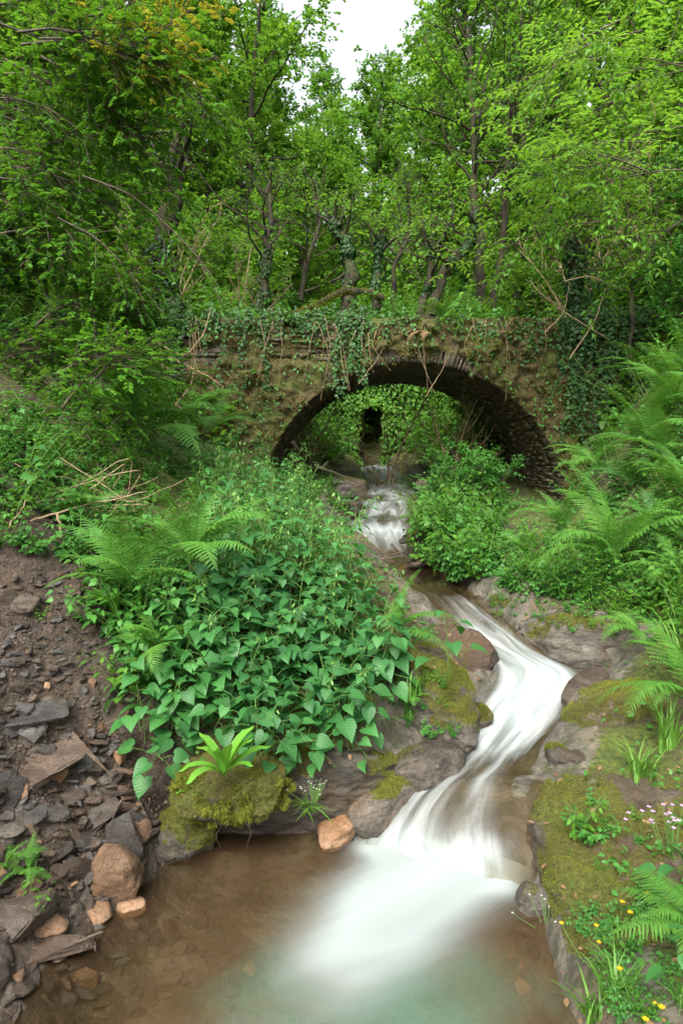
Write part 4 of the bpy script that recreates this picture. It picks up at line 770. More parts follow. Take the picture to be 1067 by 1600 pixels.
tl = [  # x, y, scale, prototype, where
 (-4.6, 13.5, 1.0, 1), (-7, 15, 1.15, 2), (-3.6, 17.5, .95, 0), (-6.2, 20, 1.2, 0), (-9.5, 19, 1.3, 1), (-2.9, 22, .9, 2), (-5.2, 25, 1.1, 1), (-9, 26, 1.3, 0), (-13, 24, 1.4, 2), (-4.6, 31, 1.05, 0), (-8.5, 34, 1.3, 2), (-14, 34, 1.4, 1), (-19, 30, 1.5, 0), (-12, 14, 1.3, 0),
 (3.6, 14.5, .85, 0), (5.2, 13.5, 1.15, 0), (7.6, 13, 1.15, 3), (4.2, 18, 1.15, 2), (7.5, 18.5, 1.3, 1), (11, 17, 1.4, 3), (3.6, 23, 1.05, 0), (6.6, 25, 1.3, 2), (10.5, 24, 1.4, 1), (15, 22, 1.5, 3), (4.6, 30, 1.1, 1), (8.5, 33, 1.4, 0), (14, 33, 1.6, 2), (20, 29, 1.6, 3),
 (-3.4, 17, .9, 0), (-2.7, 20.5, 1.35, 2), (3.0, 20.5, 1.25, 0), (.2, 22, .72, 0), (1.6, 26, .95, 1), (-1.5, 26.5, .9, 2), (.6, 32, 1.0, 0), (-2.8, 31, 1.35, 1), (3.6, 36, 1.5, 2), (-1.2, 38, 1.35, 2), (1.4, 42, 1.5, 1), (-4.6, 40, 1.7, 0), (-.6, 50, 1.75, 1), (2.5, 52, 1.9, 2), (-6, 46, 1.2, 0), (7, 48, 1.4, 0), (13, 48, 1.6, 1), (-13, 48, 1.5, 2), (0.8, 58, .8, 2), (-3.5, 60, 1.1, 1), (5, 62, 1.3, 0)]
ORD = ('first', 'second', 'third', 'fourth', 'fifth', 'sixth', 'seventh', 'eighth', 'ninth', 'tenth', 'eleventh', 'twelfth', 'thirteenth', 'fourteenth', 'fifteenth', 'sixteenth', 'seventeenth', 'eighteenth', 'nineteenth', 'twentieth')
cnt = {}; tl.sort(key=lambda q: q[1])
for x, y, s, k in tl:
    side = 'left' if x < -1.6 else 'right' if x > 2.2 else 'mid'
    lab = {('left', 0): 'leafy green tree on the wooded slope left of the valley, beyond the bridge', ('right', 0): 'leafy green tree on the steep wooded slope right of the valley, beyond the bridge', ('mid', 0): 'young green tree on the valley floor far beyond the bridge',
           ('left', 1): 'distant leafy tree high up on the left valley side', ('right', 1): 'distant leafy tree high up on the right valley side', ('mid', 1): 'small distant tree in the gap of the valley'}[(side, int(y > 29))]
    TS.put(onground(x, y, .3), rng.uniform(0, 6.28), s, f"{('narrow light green', 'tall leaning', 'broad light green', 'dark green')[k]} tree, {ORD[cnt.setdefault((side, k), 0)]} of its kind {dict(left='on the left slope', right='on the right slope', mid='on the valley floor')[side]} behind the bridge", 'trees ' + dict(left='on the left slope', right='on the right slope', mid='on the valley floor')[side] + ' behind the bridge', k); cnt[(side, k)] += 1
for x, y, s, k in [(-3.0, 12.2, .8, 0), (-2.6, 12.9, .7, 1), (-4.4, 11.6, .95, 1), (-2.3, 14.2, .95, 0), (-.4, 19, .8, 1), (1.6, 19, .8, 0), (3.2, 12.4, .8, 0), (4.4, 12.0, .9, 1), (5.8, 11.2, 1.1, 0), (3.4, 16.8, .85, 1), (-3.0, 16.9, .85, 0), (6.8, 10.2, 1.0, 2), (-5.8, 10.6, 1.1, 0), (-4.9, 8.4, .7, 1), (-5.6, 7.2, .9, 2), (4.9, 9.2, .8, 2),
                   (-6, 12.6, 1.1, 1), (-7.6, 10.6, 1.3, 0), (0.4, 23.5, .9, 2), (-2, 19.5, 1.0, 2), (3.6, 20, 1.1, 2), (-3.8, 20, 1.1, 0), (5.8, 16, 1.1, 2), (8.3, 11, 1.3, 1), (6.3, 8.8, 1.1, 0), (-1.5, 24, 1.0, 1), (2.6, 25, 1.0, 1), (9.5, 13.5, 1.4, 2), (-3.9, 5.6, .7, 2), (-4.9, 6.4, .8, 0), (-4.4, 7.4, .6, 1), (5.6, 7.2, .7, 2), (4.4, 7.8, .5, 2), (5.6, 5.6, .7, 1), (4.1, 6.3, .45, 2), (3.8, 7.6, .5, 2), (.1, 24.5, .9, 0), (-.5, 30, 1.5, 0), (.8, 30, 1.6, 1), (0, 36, 2.0, 0), (-3.5, 6.3, .4, 2), (-.8, 21.5, .8, 1), (1.3, 21.5, .8, 0), (2.6, 12.2, .6, 1), (-2.0, 12.6, .6, 0), (.9, 17.5, .7, 0), (-.2, 17.3, .6, 1), (5.2, 10.4, .8, 0), (6.8, 12.2, 1.1, 0), (4.4, 14.4, 1.0, 0), (-4.9, 14.6, 1.1, 0), (-6.8, 9.0, .9, 0)]:
    sd__ = 'left' if x < -2.6 else 'right' if x > 2.6 else 'valley'; cnt[(sd__, k, 's')] = cnt.get((sd__, k, 's'), 0) + 1
    lab = ('light green', 'darker green', 'small leaved')[k] + ' ' + ORD[cnt[(sd__, k, 's')] - 1] + ' shrub ' + ('on the left slope' if x < -2.6 else 'on the right slope' if x > 2.6 else 'on the valley floor') + ' behind the bridge trees'
    BS.put(onground(x, y), rng.uniform(0, 6.28), s, lab, 'shrubs on the ' + sd__ + ' side behind the bridge', k)
for k_, (x, y, s) in enumerate([(-1.5, 10.6, .62), (-.6, 10.9, .6), (.7, 10.8, .6), (1.7, 10.6, .66), (3.4, 10.0, .75), (-2.6, 10.4, .7), (4.2, 9.4, .7)]):
    tree('bare_shrub', multistem(30 + k_, 3.2, 5, 1.1, 1.1, nl=9, nsub=5, ntw=3, lpt=5), 1, .06, 'tree_bright', 'twiggy half bare shrub ' + ('left of the thin dark tree', 'left of the thick ivy trunk', 'right of the shorter ivy trunk', 'behind the bridge ferns', 'above the ivy at the right bridge end', 'beside the crooked pollard trunk', 'on the right slope beside the ivy wrapped trunk')[k_] , 'shrub', loc=onground(x, y), bark='twig', drop=.55).scale = (s, s, s)
# unseen trees added behind the camera to shade the pool
for x, y, s, k in [(-6.5, -3.5, 1.0, 1), (3.4, -3.6, 1.0, 2)]:
    TS.put((x, y, .5), rng.uniform(0, 6.28), s, 'unseen tree added behind the camera for shade', 'unseen shade trees added behind the camera', k)
for x, y, s, lb in [(1.6, 7.7, .36, 'tall rounded leafy bush under the right side of the arch'), (1.25, 7.4, .3, 'smaller leafy bush at the water side of the rounded bush')]:
    BS.put(onground(x, y, .03), rng.uniform(0, 6), s, lb, 'bushes under the arch', 2)
# individually shaped trees growing on and just behind the bridge
def ivysleeve(path, r, n, t0=0., t1=1.):
    def f(e):
        path_ = np.array(path); t = rng.uniform(t0, t1, n); k = np.clip((t * (len(path_) - 1)).astype(int), 0, len(path_) - 2); fr = t * (len(path_) - 1) - k; p = path_[k] * (1 - fr[:, None]) + path_[k + 1] * fr[:, None]
        a = rng.uniform(0, 6.28, n); o = xyz(np.cos(a), np.sin(a), rng.normal(0, .2, n)); bul = 1 + .8 * vnoise(p * 6, 4); rr = r * bul * rng.uniform(.6, 1.2, n); mb = MB()
        leafcloud(mb, p + o * rr[:, None], xyz(0 * a, 0, -1) + o * .5, o + xyz(0, 0, .4), rng.uniform(.028, .05, n), T_IVY, .35); mb.build('ivy', M['ivy_dark'], [c for c in e.children if c.name.startswith('trunk')][0])
    return f
def pixtree(name, pix, Y, r0, r1, label, leaf='tree_bright', nl=8, ll=.9, sleeve=None, lsz=.055, nsub=4, t0=.5, lpt=6, tilt=.5, drop=0., smooth_n=4, zmin=None, **k):
    ys_ = np.broadcast_to(np.asarray(Y, float), (len(pix),)); p = np.array([P(u, v, y_) for (u, v), y_ in zip(pix, ys_)]); b = p[0].copy()
    tt = np.linspace(0, len(p) - 1, (len(p) - 1) * smooth_n + 1); q = np.stack([np.interp(tt, np.arange(len(p)), p[:, i]) for i in range(3)], 1); q[1:-1] = (q[:-2] + q[1:-1] * 2 + q[2:]) / 4; q[1:-1] += rndv(len(q) - 2, r0 * .25); q = q - b
    return tree(name, treegeo(q, r0, r1, nl, ll, t0, nsub, .5, 4, .22, lpt, seed=int(abs(b[0]) * 1000) % 977, twd=.0025, **k), 1, lsz, leaf, label, 'tree', loc=b, tilt=tilt, extra=ivysleeve(q, *sleeve) if sleeve else None, drop=drop)
pixtree('crooked_tree', [(268, 520), (262, 460), (240, 395), (262, 350), (275, 300), (272, 245)], 9.2, .15, .12, 'dark crooked pollard trunk with a mossy knobbly head left above the bridge', sleeve=(.14, 900, .0, .5), t0=.8, nl=7, ll=1.6)
pixtree('tree', [(402, 500), (412, 455), (418, 390), (422, 330), (425, 285)], 10, .075, .03, 'thin dark tree with an ivy clad foot and bare twigs left of the arch crown', 'tree_mid', sleeve=(.09, 500, 0, .5), nl=12, ll=1.0, t0=.35, drop=.5)
pixtree('ivy_tree', [(540, 525), (545, 470), (550, 415), (538, 375), (520, 345)], 9.5, .11, .06, 'thick ivy covered trunk bending left above the crown of the arch', sleeve=(0.062, 1700), nl=5, ll=.7, t0=.7)
pixtree('ivy_tree', [(580, 520), (588, 470), (590, 420), (596, 368)], 9.7, .1, .05, 'shorter ivy covered trunk just right of the thick bending one', sleeve=(0.055, 1200), nl=5, ll=.7, t0=.7)
pixtree('ivy_tree', [(655, 490), (668, 450), (675, 400), (664, 372)], 9.8, .07, .04, 'slim ivy covered trunk left of the forked one', sleeve=(0.043, 700, .2, 1), nl=8, ll=.9, t0=.4, drop=.4)
pixtree('ivy_tree', [(675, 495), (682, 450), (705, 410), (735, 375), (742, 330)], 9.6, .08, .05, 'slanting ivy covered trunk leaning right above the bridge ferns', sleeve=(0.049, 900, .3, 1), nl=7, ll=.8, t0=.4, drop=.4)
pixtree('tall_alder', [(752, 480), (750, 400), (742, 300), (738, 200), (735, 100), (725, 0), (715, -90)], [10.2, 10.2, 10.2, 10.2, 10.2, 10.2, 10.2], .07, .02, 'tall slender tree with a straight dark stem reaching the top of the picture', 'tree_mid', nl=30, ll=1.7, nsub=6, t0=.3, lsz=.07, lpt=9)
pixtree('tall_alder', [(768, 480), (785, 380), (790, 280), (800, 180), (812, 80), (820, -60)], 10.8, .06, .018, 'second slender tree leaning right just beside the straight dark stem', 'tree_mid', nl=26, ll=1.6, nsub=6, t0=.35, lsz=.07, lpt=9)
pixtree('ivy_tree', [(905, 540), (900, 480), (895, 400), (892, 320)], 8.8, .06, .035, 'ivy wrapped trunk on the slope above the right end of the bridge', 'tree_bright', sleeve=(.08, 1200, 0, .8), nl=10, ll=1.0, t0=.5)
pixtree('sapling', [(985, 560), (987, 480), (985, 400), (980, 330)], 8, .03, .012, 'thin sapling rising from the fern bank at the right', 'tree_bright', nl=14, ll=.9, t0=.4, lsz=.06)
pixtree('tree', [(618, 490), (612, 420), (640, 370), (640, 320)], 10.6, .05, .02, 'thin leafless looking tree between the ivy trunks', 'tree_mid', nl=12, ll=1.0, t0=.3, drop=.6)
pixtree('tree', [(470, 470), (478, 410), (500, 350), (490, 300)], 11, .045, .02, 'twiggy small tree behind the mossy bough', 'tree_mid', nl=12, ll=1.0, t0=.3, drop=.6)
# mossy bough
mb = MB(); q = np.array([P(u, v, y_) for u, v, y_ in ((455, 492, 9.4), (490, 478, 9.4), (520, 462, 9.4), (540, 453, 9.4), (575, 456, 9.4), (598, 466, 9.5))]); tt = np.linspace(0, 5, 26); q = np.stack([np.interp(tt, range(6), q[:, i]) for i in range(3)], 1); q[1:-1] = (q[:-2] + 2 * q[1:-1] + q[2:]) / 4; b = q[0].copy()
mb.tube(q - b, np.linspace(.022, .05, 26) * (1 + .15 * rng.normal(size=26)), 8); e = empty('mossy_bough', b, 'low mossy bough lying across the two ivy covered trunks', 'branch'); mb.build('branch', M['bark'], e)
n = 5000; k = rng.integers(0, 25, n); mb = MB(); nn = rndv(n); nn /= np.linalg.norm(nn, axis=1)[:, None]; s = rng.uniform(.012, .035, n); mb.inst(T_TRI, frames(nn + np.array((0, 0, -.3)), rndv(n), np.stack([s * .3, s, s], 1)), (q[k] - b) + (q[k + 1] - q[k]) * rng.random((n, 1)) + nn * .035, None); mb.build('moss', M['mossblade'], e)

# ---------------------------------------------------------------- near leafy sprays (each a bough with side twigs)
def sprays(name, specs, label, mt, lsz, tmpl=T_OV, ntw=26, tl=.45, lpt=12, cat='tree', rad=.009, group=None, stemm='darktwig', depthj=.5, leafnm='leaves'):
    b = None; wd, lf = MB(), MB()
    for pix, Y in specs:
        Ys = np.broadcast_to(np.asarray(Y, float), (len(pix),)); p = np.array([P(u, v, y_) for (u, v), y_ in zip(pix, Ys)])
        if b is None: b = p[0].copy()
        tt = np.linspace(0, len(p) - 1, 24); q = np.stack([np.interp(tt, range(len(p)), p[:, i]) for i in range(3)], 1)
        for _ in range(3): q[1:-1] = (q[:-2] + 2 * q[1:-1] + q[2:]) / 4
        q = q - b; wd.tube(q, np.linspace(rad, .003, 24), 6)
        for k in range(ntw):
            p3, d3 = along(q, min(.999, .12 + .88 * k / ntw)); d3 = d3 / np.linalg.norm(d3); sgn = 1 if k % 2 else -1
            dd = d3 * .7 + np.array((rng.normal(0, .5), rng.normal(0, .8), sgn * .45 + .05 + rng.normal(0, .3))); dd /= np.linalg.norm(dd); L = tl * rng.uniform(.5, 1.2)
            s_ = np.linspace(0, 1, 6)[:, None]; tw = p3 + dd * L * s_ + np.array((0, 0, -.08 * L)) * s_ ** 2; wd.tube(tw, .0022, 4)
            for j in range(3):                                   # pinnate leaf: pairs of leaflets along a stalk
                p4, d4 = along(tw, .35 + .32 * j); d4 = d4 / np.linalg.norm(d4) + rng.normal(0, .55, 3) * np.array((1, 1, .4)); d4 /= np.linalg.norm(d4); LL = lsz * 2.6
                m = 5 if lpt > 8 else 3; sk = np.repeat(np.linspace(.35, 1, m), 2); sd2 = np.tile((1, -1), m); side_ = np.cross(d4, (0, 0, 1)); side_ /= np.linalg.norm(side_) + 1e-6
                pos = p4 + d4 * (sk * LL)[:, None] - np.array((0, 0, 1)) * (sk ** 2 * LL * .08)[:, None]; D = d4 * .65 + side_ * sd2[:, None] + rndv(2 * m, .15) + np.array((0, 0, -.06)); N = np.array((0, 0, 1.)) + rndv(2 * m, .25)
                wd.tube(np.array([p4, p4 + d4 * LL * .6 - np.array((0, 0, .02 * LL)), p4 + d4 * LL - np.array((0, 0, .08 * LL))]), .0012, 3); lf.inst(tmpl, frames(D, N, lsz * rng.uniform(.7, 1.1, 2 * m)), pos, np.clip(rng.normal(.5, .25) + rng.normal(0, .12, 2 * m), 0, 1))
    e = empty(name, b, label, cat, group); wd.build('branches', M[stemm], e); lf.build(leafnm, M[mt], e); return e
random.seed(3)
def fanspec(n, u0, v0, u1, v1, lenpx, ang, Y0, Y1, curve=30, r_=np.random.default_rng(4)):
    out = []
    for _ in range(n):
        u = r_.uniform(u0, u1); v = r_.uniform(v0, v1); a = R(r_.uniform(*ang)); L = lenpx * r_.uniform(.6, 1.2); Y = r_.uniform(Y0, Y1)
        out.append(([(u + L * s * math.cos(a), v - L * s * math.sin(a) + curve * (2 * s) ** 2) for s in (0, .33, .66, 1)], Y))
    return out
# left near tree: trunk outside the left edge
g = treegeo(np.array([(0, 0, 0), (.05, .1, 1.5), (.25, .1, 3), (.4, .2, 4.5), (.6, .2, 6.5)]), .16, .05, 15, 2.2, .25, 7, .45, 5, .35, 20, seed=9, azc=-10, azs=80, twd=.002)
tree('near_tree', g, 1, .06, 'tree_near', 'dark leafy tree leaning in from the left edge', 'tree', loc=onground(-4.7, 5.4), tmpl=T_OV)
sprays('overhanging_branches', fanspec(12, -60, -20, 120, 120, 240, (-30, 20), 4.2, 6) , 'dark leafy boughs hanging in at the top left corner', 'tree_near', .036, ntw=44, tl=.36)
sprays('overhanging_branches', fanspec(11, -60, 140, 20, 380, 200, (-25, 30), 4.4, 6.4), 'leafy boughs reaching in from the left edge above the bushes', 'tree_near', .034, ntw=44, tl=.36)
sprays('arching_branch', [([(40, 260), (100, 205), (165, 193), (230, 200), (300, 250), (345, 320), (420, 360)], 5.0)], 'long bare arching branch crossing in front of the left trees', 'tree_near', .03, ntw=13, rad=.009, tl=.3)
sprays('arching_branch', [([(130, 275), (200, 300), (250, 340), (300, 390), (330, 430)], 4.6), ([(90, 340), (150, 370), (200, 420), (225, 470)], 4.6)], 'thin arching branches left of the crooked pollard trunk', 'tree_near', .03, ntw=16, rad=.006, tl=.3)
sprays('yellow_leaved_branch', [([(60, 60), (130, 60), (200, 75), (250, 50), (300, 15)], 4.6), ([(110, 30), (170, 20), (230, -5), (330, -20)], 4.7), ([(180, 80), (230, 95), (270, 90)], 4.6)], 'branch with yellow green leaves near the top left', 'tree_yellow', .03, ntw=26, tl=.3, rad=.007)
sprays('elder_bush', fanspec(22, -60, 480, 190, 680, 170, (0, 60), 4.2, 6.2, 18), 'bright green leafy bush filling the left edge below the boughs', 'tree_near', .038, ntw=30, tl=.36, cat='bush')
sprays('chestnut_tree', fanspec(15, 960, -20, 1120, 380, 230, (150, 200), 6.6, 8.6, 18, np.random.default_rng(9)), 'bright large leaved tree hanging in from the right edge', 'tree_bright', .085, tmpl=T_LONG, ntw=18, tl=.6, lpt=7)
# bare twigs over the soil bank and vines on the wall
def twigs(name, lines, label, rad=.005, mt='twig', cat='twigs'):
    mb = MB(); b = P(*lines[0][0])
    for L in lines:
        p = np.array([P(*q) for q in L]); tt = np.linspace(0, len(p) - 1, 5 * len(p)); q = np.stack([np.interp(tt, range(len(p)), p[:, i]) for i in range(3)], 1)
        for _ in range(2): q[1:-1] = (q[:-2] + 2 * q[1:-1] + q[2:]) / 4
        q[1:-1] += rndv(len(q) - 2, .003); mb.tube(q - b, np.linspace(rad, rad * .35, len(q)), 6)
    o = mb.build(name, M[mt], label=label, category=cat); o.location = b; return o
twigs('bare_branch', [[(0, 830, 3.4), (60, 810, 3.4), (130, 790, 3.5), (230, 768, 3.7)], [(15, 826, 3.4), (25, 870, 3.35), (50, 912, 3.3)], [(90, 802, 3.4), (98, 840, 3.4), (97, 875, 3.4)], [(0, 795, 3.5), (100, 780, 3.6), (200, 775, 3.8)], [(0, 850, 3.3), (20, 815, 3.3), (45, 780, 3.4)], [(22, 830, 3.4), (30, 860, 3.4), (28, 880, 3.4)]], 'pale bare branch with hanging roots over the soil bank', .008)
r9 = np.random.default_rng(12)
twigs('dead_twigs', [[(r9.uniform(-20, 150), r9.uniform(700, 830), 3.8), (r9.uniform(40, 250), r9.uniform(690, 820), 3.9), (r9.uniform(120, 300), r9.uniform(740, 840), 4.0)] for _ in range(16)], 'tangle of dead brown twigs above the soil bank', .004)
twigs('bare_vine', [[(250, 535, 8.4), (255, 580, 8.4), (262, 620, 8.3), (285, 640, 8.3), (310, 643, 8.3)], [(250, 550, 8.4), (290, 570, 8.4), (330, 590, 8.4), (350, 605, 8.4)], [(235, 530, 8.4), (290, 560, 8.3), (320, 520, 8.3), (330, 480, 8.4)], [(180, 540, 8), (230, 560, 8.2), (290, 590, 8.3)], [(270, 640, 8.3), (300, 600, 8.3), (305, 560, 8.3)]], 'pale bare vines looping on the left of the bridge wall', .012, cat='vine')
twigs('bare_vine', [[(560, 600, 8.8), (590, 560, 8.8), (600, 540, 8.8)], [(665, 620, 8.8), (690, 580, 8.8), (705, 545, 8.8)], [(530, 520, 8.8), (535, 570, 8.8), (545, 610, 8.8)], [(575, 520, 8.8), (580, 575, 8.8)]], 'pale vines hanging across the crown of the arch', .005, cat='vine')
r9 = np.random.default_rng(5)
twigs('hanging_stems', [[(u, 500 + r9.uniform(-10, 15), 8.85), (u + r9.uniform(-15, 15), 540, 8.8), (u + r9.uniform(-25, 25), 560 + r9.uniform(0, 70), 8.82)] for u in r9.uniform(270, 850, 26)], 'thin dry stems hanging down the whole face of the bridge', .004)
twigs('dead_branch', [[(870, 480, 8.2), (900, 500, 8.2), (950, 530, 8.2)], [(880, 440, 8.2), (920, 430, 8.2), (990, 460, 8.2)], [(850, 520, 8.2), (880, 490, 8.2), (890, 440, 8.2)], [(890, 560, 8.2), (930, 500, 8.2), (945, 450, 8.2)]], 'dry pale twigs above the right end of the bridge', .009)
twigs('dead_wood', [[(490, 728, 8.0), (520, 738, 8.0), (545, 748, 8.0)], [(500, 735, 8), (512, 722, 8.2)], [(455, 690, 8.2), (470, 706, 8.2)]], 'mossy dead branch on the left bank of the far rapids', .03, 'bark')
twigs('dead_wood', [[(605, 868, 6.3), (640, 862, 6.3), (668, 866, 6.3)], [(600, 890, 6.2), (635, 866, 6.3)], [(612, 850, 6.4), (640, 880, 6.2)], [(620, 905, 6.1), (650, 868, 6.3)]], 'driftwood sticks caught on the stones above the upper pool', .012, 'darktwig')

# ---------------------------------------------------------------- herbs
def heart_plant(seed, h, nl, ls, pods=False, tm=T_HEART, mt='heart', nm='heart_leaved_plant'):
    r_ = np.random.default_rng(seed); st = MB(); n = 9; z = np.linspace(0, 1, n); lean = r_.normal(0, .22, 2) * h; p = xyz(lean[0] * z ** 1.5, lean[1] * z ** 1.5, z * h); st.tube(p, np.linspace(.0035, .0018, n), 5)
    lf = MB(); az = r_.uniform(0, 6); PP, D, N, S = [], [], [], []
    for i in range(nl):
        t = .12 + .88 * i / (nl - 1); a = az + i * 2.4; p0, _ = along(p, min(.999, t)); pl = ls * (1.5 - .9 * t) * r_.uniform(.8, 1.2); d = np.array((math.cos(a), math.sin(a), .35)); e = p0 + d * pl
        st.tube(np.array([p0, p0 + d * pl * .5 + (0, 0, .1 * pl), e]), .0014, 4); PP.append(e); D.append((math.cos(a), math.sin(a), r_.normal(-.15, .2))); N.append((math.cos(a) * .25 + r_.normal(0, .2), math.sin(a) * .25 + r_.normal(0, .2), 1)); S.append(ls * (1.1 - .55 * t) * r_.uniform(.8, 1.2))
    lf.inst(tm, frames(np.array(D), np.array(N), np.array(S)), np.array(PP))
    e = empty(nm, (0, 0, 0), None, 'plant'); so_ = st.build('stem', M['stem'], e); lf.build('leaves', M[mt], e)
    if pods:
        pm = MB(); t_, _ = along(p, .98); a = r_.uniform(0, 6.28, 7); pos = t_ + xyz(np.cos(a) * .02, np.sin(a) * .02, r_.uniform(-.05, .06, 7)); s = r_.uniform(.02, .032, 7); pm.inst(T_LONG, frames(xyz(np.cos(a) * .5, np.sin(a) * .5, -.8), rndv(7), s), pos); pm.build('seed_spray', M['pod'], so_)
    return e
HP = Stock([heart_plant(1, .34, 9, .108), heart_plant(2, .42, 10, .1, True), heart_plant(3, .28, 8, .115), heart_plant(4, .46, 12, .085, True), heart_plant(5, .38, 11, .095), heart_plant(6, .3, 8, .105)], ['few leaves', 'with pods', 'low', 'tall with pods', 'many leaves', 'short'])
HP2 = Stock([heart_plant(21, .44, 11, .075, False, T_NETT, 'herb', 'nettle_plant'), heart_plant(22, .5, 12, .07, True, T_NETT, 'heart', 'nettle_plant'), heart_plant(23, .4, 10, .075, False, T_OV, 'herb', 'leafy_herb'), heart_plant(24, .46, 11, .08, True)], ['toothed leaves', 'toothed leaves and pods', 'oval leaves', 'heart leaves'])
def scatter(stock, poly, n, mind, s0, s1, label, group, sink=.02, near=None, tilt=.18, faceout=0, which=None):
    us = [q[0] for q in poly]; vs_ = [q[1] for q in poly]
    for u, v, p in pixpts(poly, n, mind):
        fu = (u - min(us)) / (max(us) - min(us)); fv = (v - min(vs_)) / (max(vs_) - min(vs_))
        pl_ = ('upper', 'middle', 'lower')[min(2, int(fv * 3))] + ' ' + ('left', 'centre', 'right')[min(2, int(fu * 3))]; kk = int(rng.integers(len(stock.p))) if which is None else which; lb_ = label + ', ' + stock.d[kk] + ', ' + pl_
        s = rng.uniform(s0, s1); stock.put(p - np.array((0, 0, sink)), rng.uniform(0, 6.28), s, lb_, group + ', ' + pl_ + ', ' + stock.d[kk], kk, (rng.normal(0, tilt) + faceout, rng.normal(0, tilt)))
scatter(HP, [(215, 1130), (300, 1090), (420, 1080), (540, 1090), (600, 1130), (590, 1200), (480, 1195), (330, 1175), (230, 1195)], 54, 17, .62, .88, 'heart leaved plant over the undercut rock', 'heart leaved plants at the edge of the left bank', faceout=.35)
scatter(HP, [(300, 930), (480, 920), (560, 960), (590, 1030), (610, 1090), (420, 1080), (300, 1080), (230, 1110)], 95, 19, .72, .98, 'heart leaved plant in the left bank patch', 'heart leaved plants in the middle of the left bank', faceout=.1)
scatter(HP2, [(330, 810), (450, 800), (520, 860), (570, 960), (400, 930), (310, 930)], 110, 13, .8, 1.05, 'upright plant in the upper left patch', 'leafy plants on the upper left bank')
scatter(HP2, [(300, 740), (440, 750), (500, 810), (320, 810)], 60, 12, .8, 1.1, 'bright plant before the left bridge foot', 'leafy plants by the left foot of the bridge')
def herb(seed, h, n, ls, nm, mt='herb', tm=T_NETT, sp=.6, tri=False, ns=5):
    r_ = np.random.default_rng(seed); st, lf = MB(), MB(); PP, D, N, S = [], [], [], []
    for k in range(ns):
        a0 = r_.uniform(0, 6.28); z = np.linspace(0, 1, 7); hh = h * r_.uniform(.55, 1.05); p = xyz(math.cos(a0) * (.03 + sp * hh * z ** 1.6), math.sin(a0) * (.03 + sp * hh * z ** 1.6), hh * z); st.tube(p, np.linspace(.003, .0012, 7), 4)
        for i in range(n):
            t = .15 + .85 * i / n; p0, _ = along(p, min(.999, t)); a = a0 + i * 1.57 + r_.normal(0, .3)
            for sg in (0, math.pi):
                d = np.array((math.cos(a + sg), math.sin(a + sg), .25)); e = p0 + d * ls * .5
                for da in ((0, 1.1, -1.1) if tri else (0,)): PP.append(e); D.append((math.cos(a + sg + da), math.sin(a + sg + da), -.1 + r_.normal(0, .15))); N.append((r_.normal(0, .25), r_.normal(0, .25), 1)); S.append(ls * (1.1 - .4 * t) * r_.uniform(.75, 1.2))
    lf.inst(tm, frames(np.array(D), np.array(N), np.array(S)), np.array(PP)); e = empty(nm, (0, 0, 0), None, 'plant'); st.build('stem', M['stem'], e); lf.build('leaves', M[mt], e); return e
HB = Stock([herb(1, .4, 7, .06, 'nettle_plant'), herb(2, .3, 5, .05, 'trefoil_plant', tri=True), herb(3, .35, 6, .055, 'leafy_herb', 'tree_bright', T_OV), herb(4, .5, 8, .06, 'nettle_plant', 'tree_mid'), herb(5, .22, 4, .05, 'creeping_plant', 'herb', T_OV, 1.2, True, 7)], ['toothed leaves', 'threefold leaves', 'oval leaves', 'tall toothed leaves', 'spreading'])
bushpoly = [(655, 880), (645, 800), (690, 745), (740, 760), (770, 800), (775, 850), (770, 900), (720, 905)]
scatter(HB, bushpoly, 95, 10, .75, 1.15, 'herb in the thicket under the arch', 'herbs of the thicket under the arch')
scatter(HB, [(780, 850), (870, 840), (1000, 830), (1067, 800), (1067, 1000), (980, 960), (900, 950), (820, 930), (760, 900)], 120, 14, .45, .85, 'herb on the lower fern bank', 'herbs on the lower fern bank')
scatter(HB, [(850, 640), (960, 560), (1100, 520), (1100, 800), (960, 800), (880, 790)], 80, 18, .6, 1.0, 'herb among the ferns of the right bank', 'herbs on the upper fern bank')
scatter(HB, [(-20, 640), (150, 620), (330, 690), (320, 760), (200, 820), (160, 880), (-20, 860)], 90, 15, .5, 1.0, 'herb on the bank above the bare soil', 'herbs above the soil bank')
scatter(HB, [(160, 860), (310, 800), (300, 1010), (200, 1100), (170, 980)], 36, 18, .7, 1.0, 'small herb at the rim of the soil bank', 'herbs at the rim of the soil bank')
scatter(HB, [(450, 720), (520, 750), (545, 800), (520, 800), (480, 780)], 36, 10, .45, .8, 'herb left of the far rapids', 'herbs left of the far rapids')
scatter(HB, [(-20, 280), (70, 330), (110, 500), (-20, 560)], 36, 14, .9, 1.6, 'herb on the slope at the left edge', 'herbs on the slope at the left edge')
for k_, x in enumerate(np.linspace(-3.4, 3.5, 44)):
    x += rng.normal(0, .06); HB.put((x, 9.0 + rng.uniform(-.04, .25), ztop(x) + .02), rng.uniform(0, 6.3), rng.uniform(.35, .95), 'small leafy herb rooted on the bridge top, ' + ('left end', 'left of the ivy curtain', 'over the arch', 'right end')[min(3, k_ // 11)], 'herbs on the bridge top, ' + str(('left end', 'left part', 'over the arch', 'right end')[min(3, k_ // 11)]), int(rng.integers(5)), (rng.uniform(.1, .7), rng.normal(0, .2)))
scatter(HB, [(960, 420), (1067, 400), (1067, 600), (980, 560)], 40, 14, .9, 1.6, 'herb high at the right edge', 'herbs high at the right edge')
for x, y in [(x, y) for y in np.arange(11.9, 16, .55) for x in (-1.4, -1.0, -.6, -.2, 1.7, 2.1, 2.5)]:
    x += rng.normal(0, .15); y += rng.normal(0, .15); HB.put(onground(x, y, .03), rng.uniform(0, 6), rng.uniform(1.3, 2.1), 'leafy herb on the green slope seen through the arch', 'herbs seen through the arch', int(rng.integers(5)))
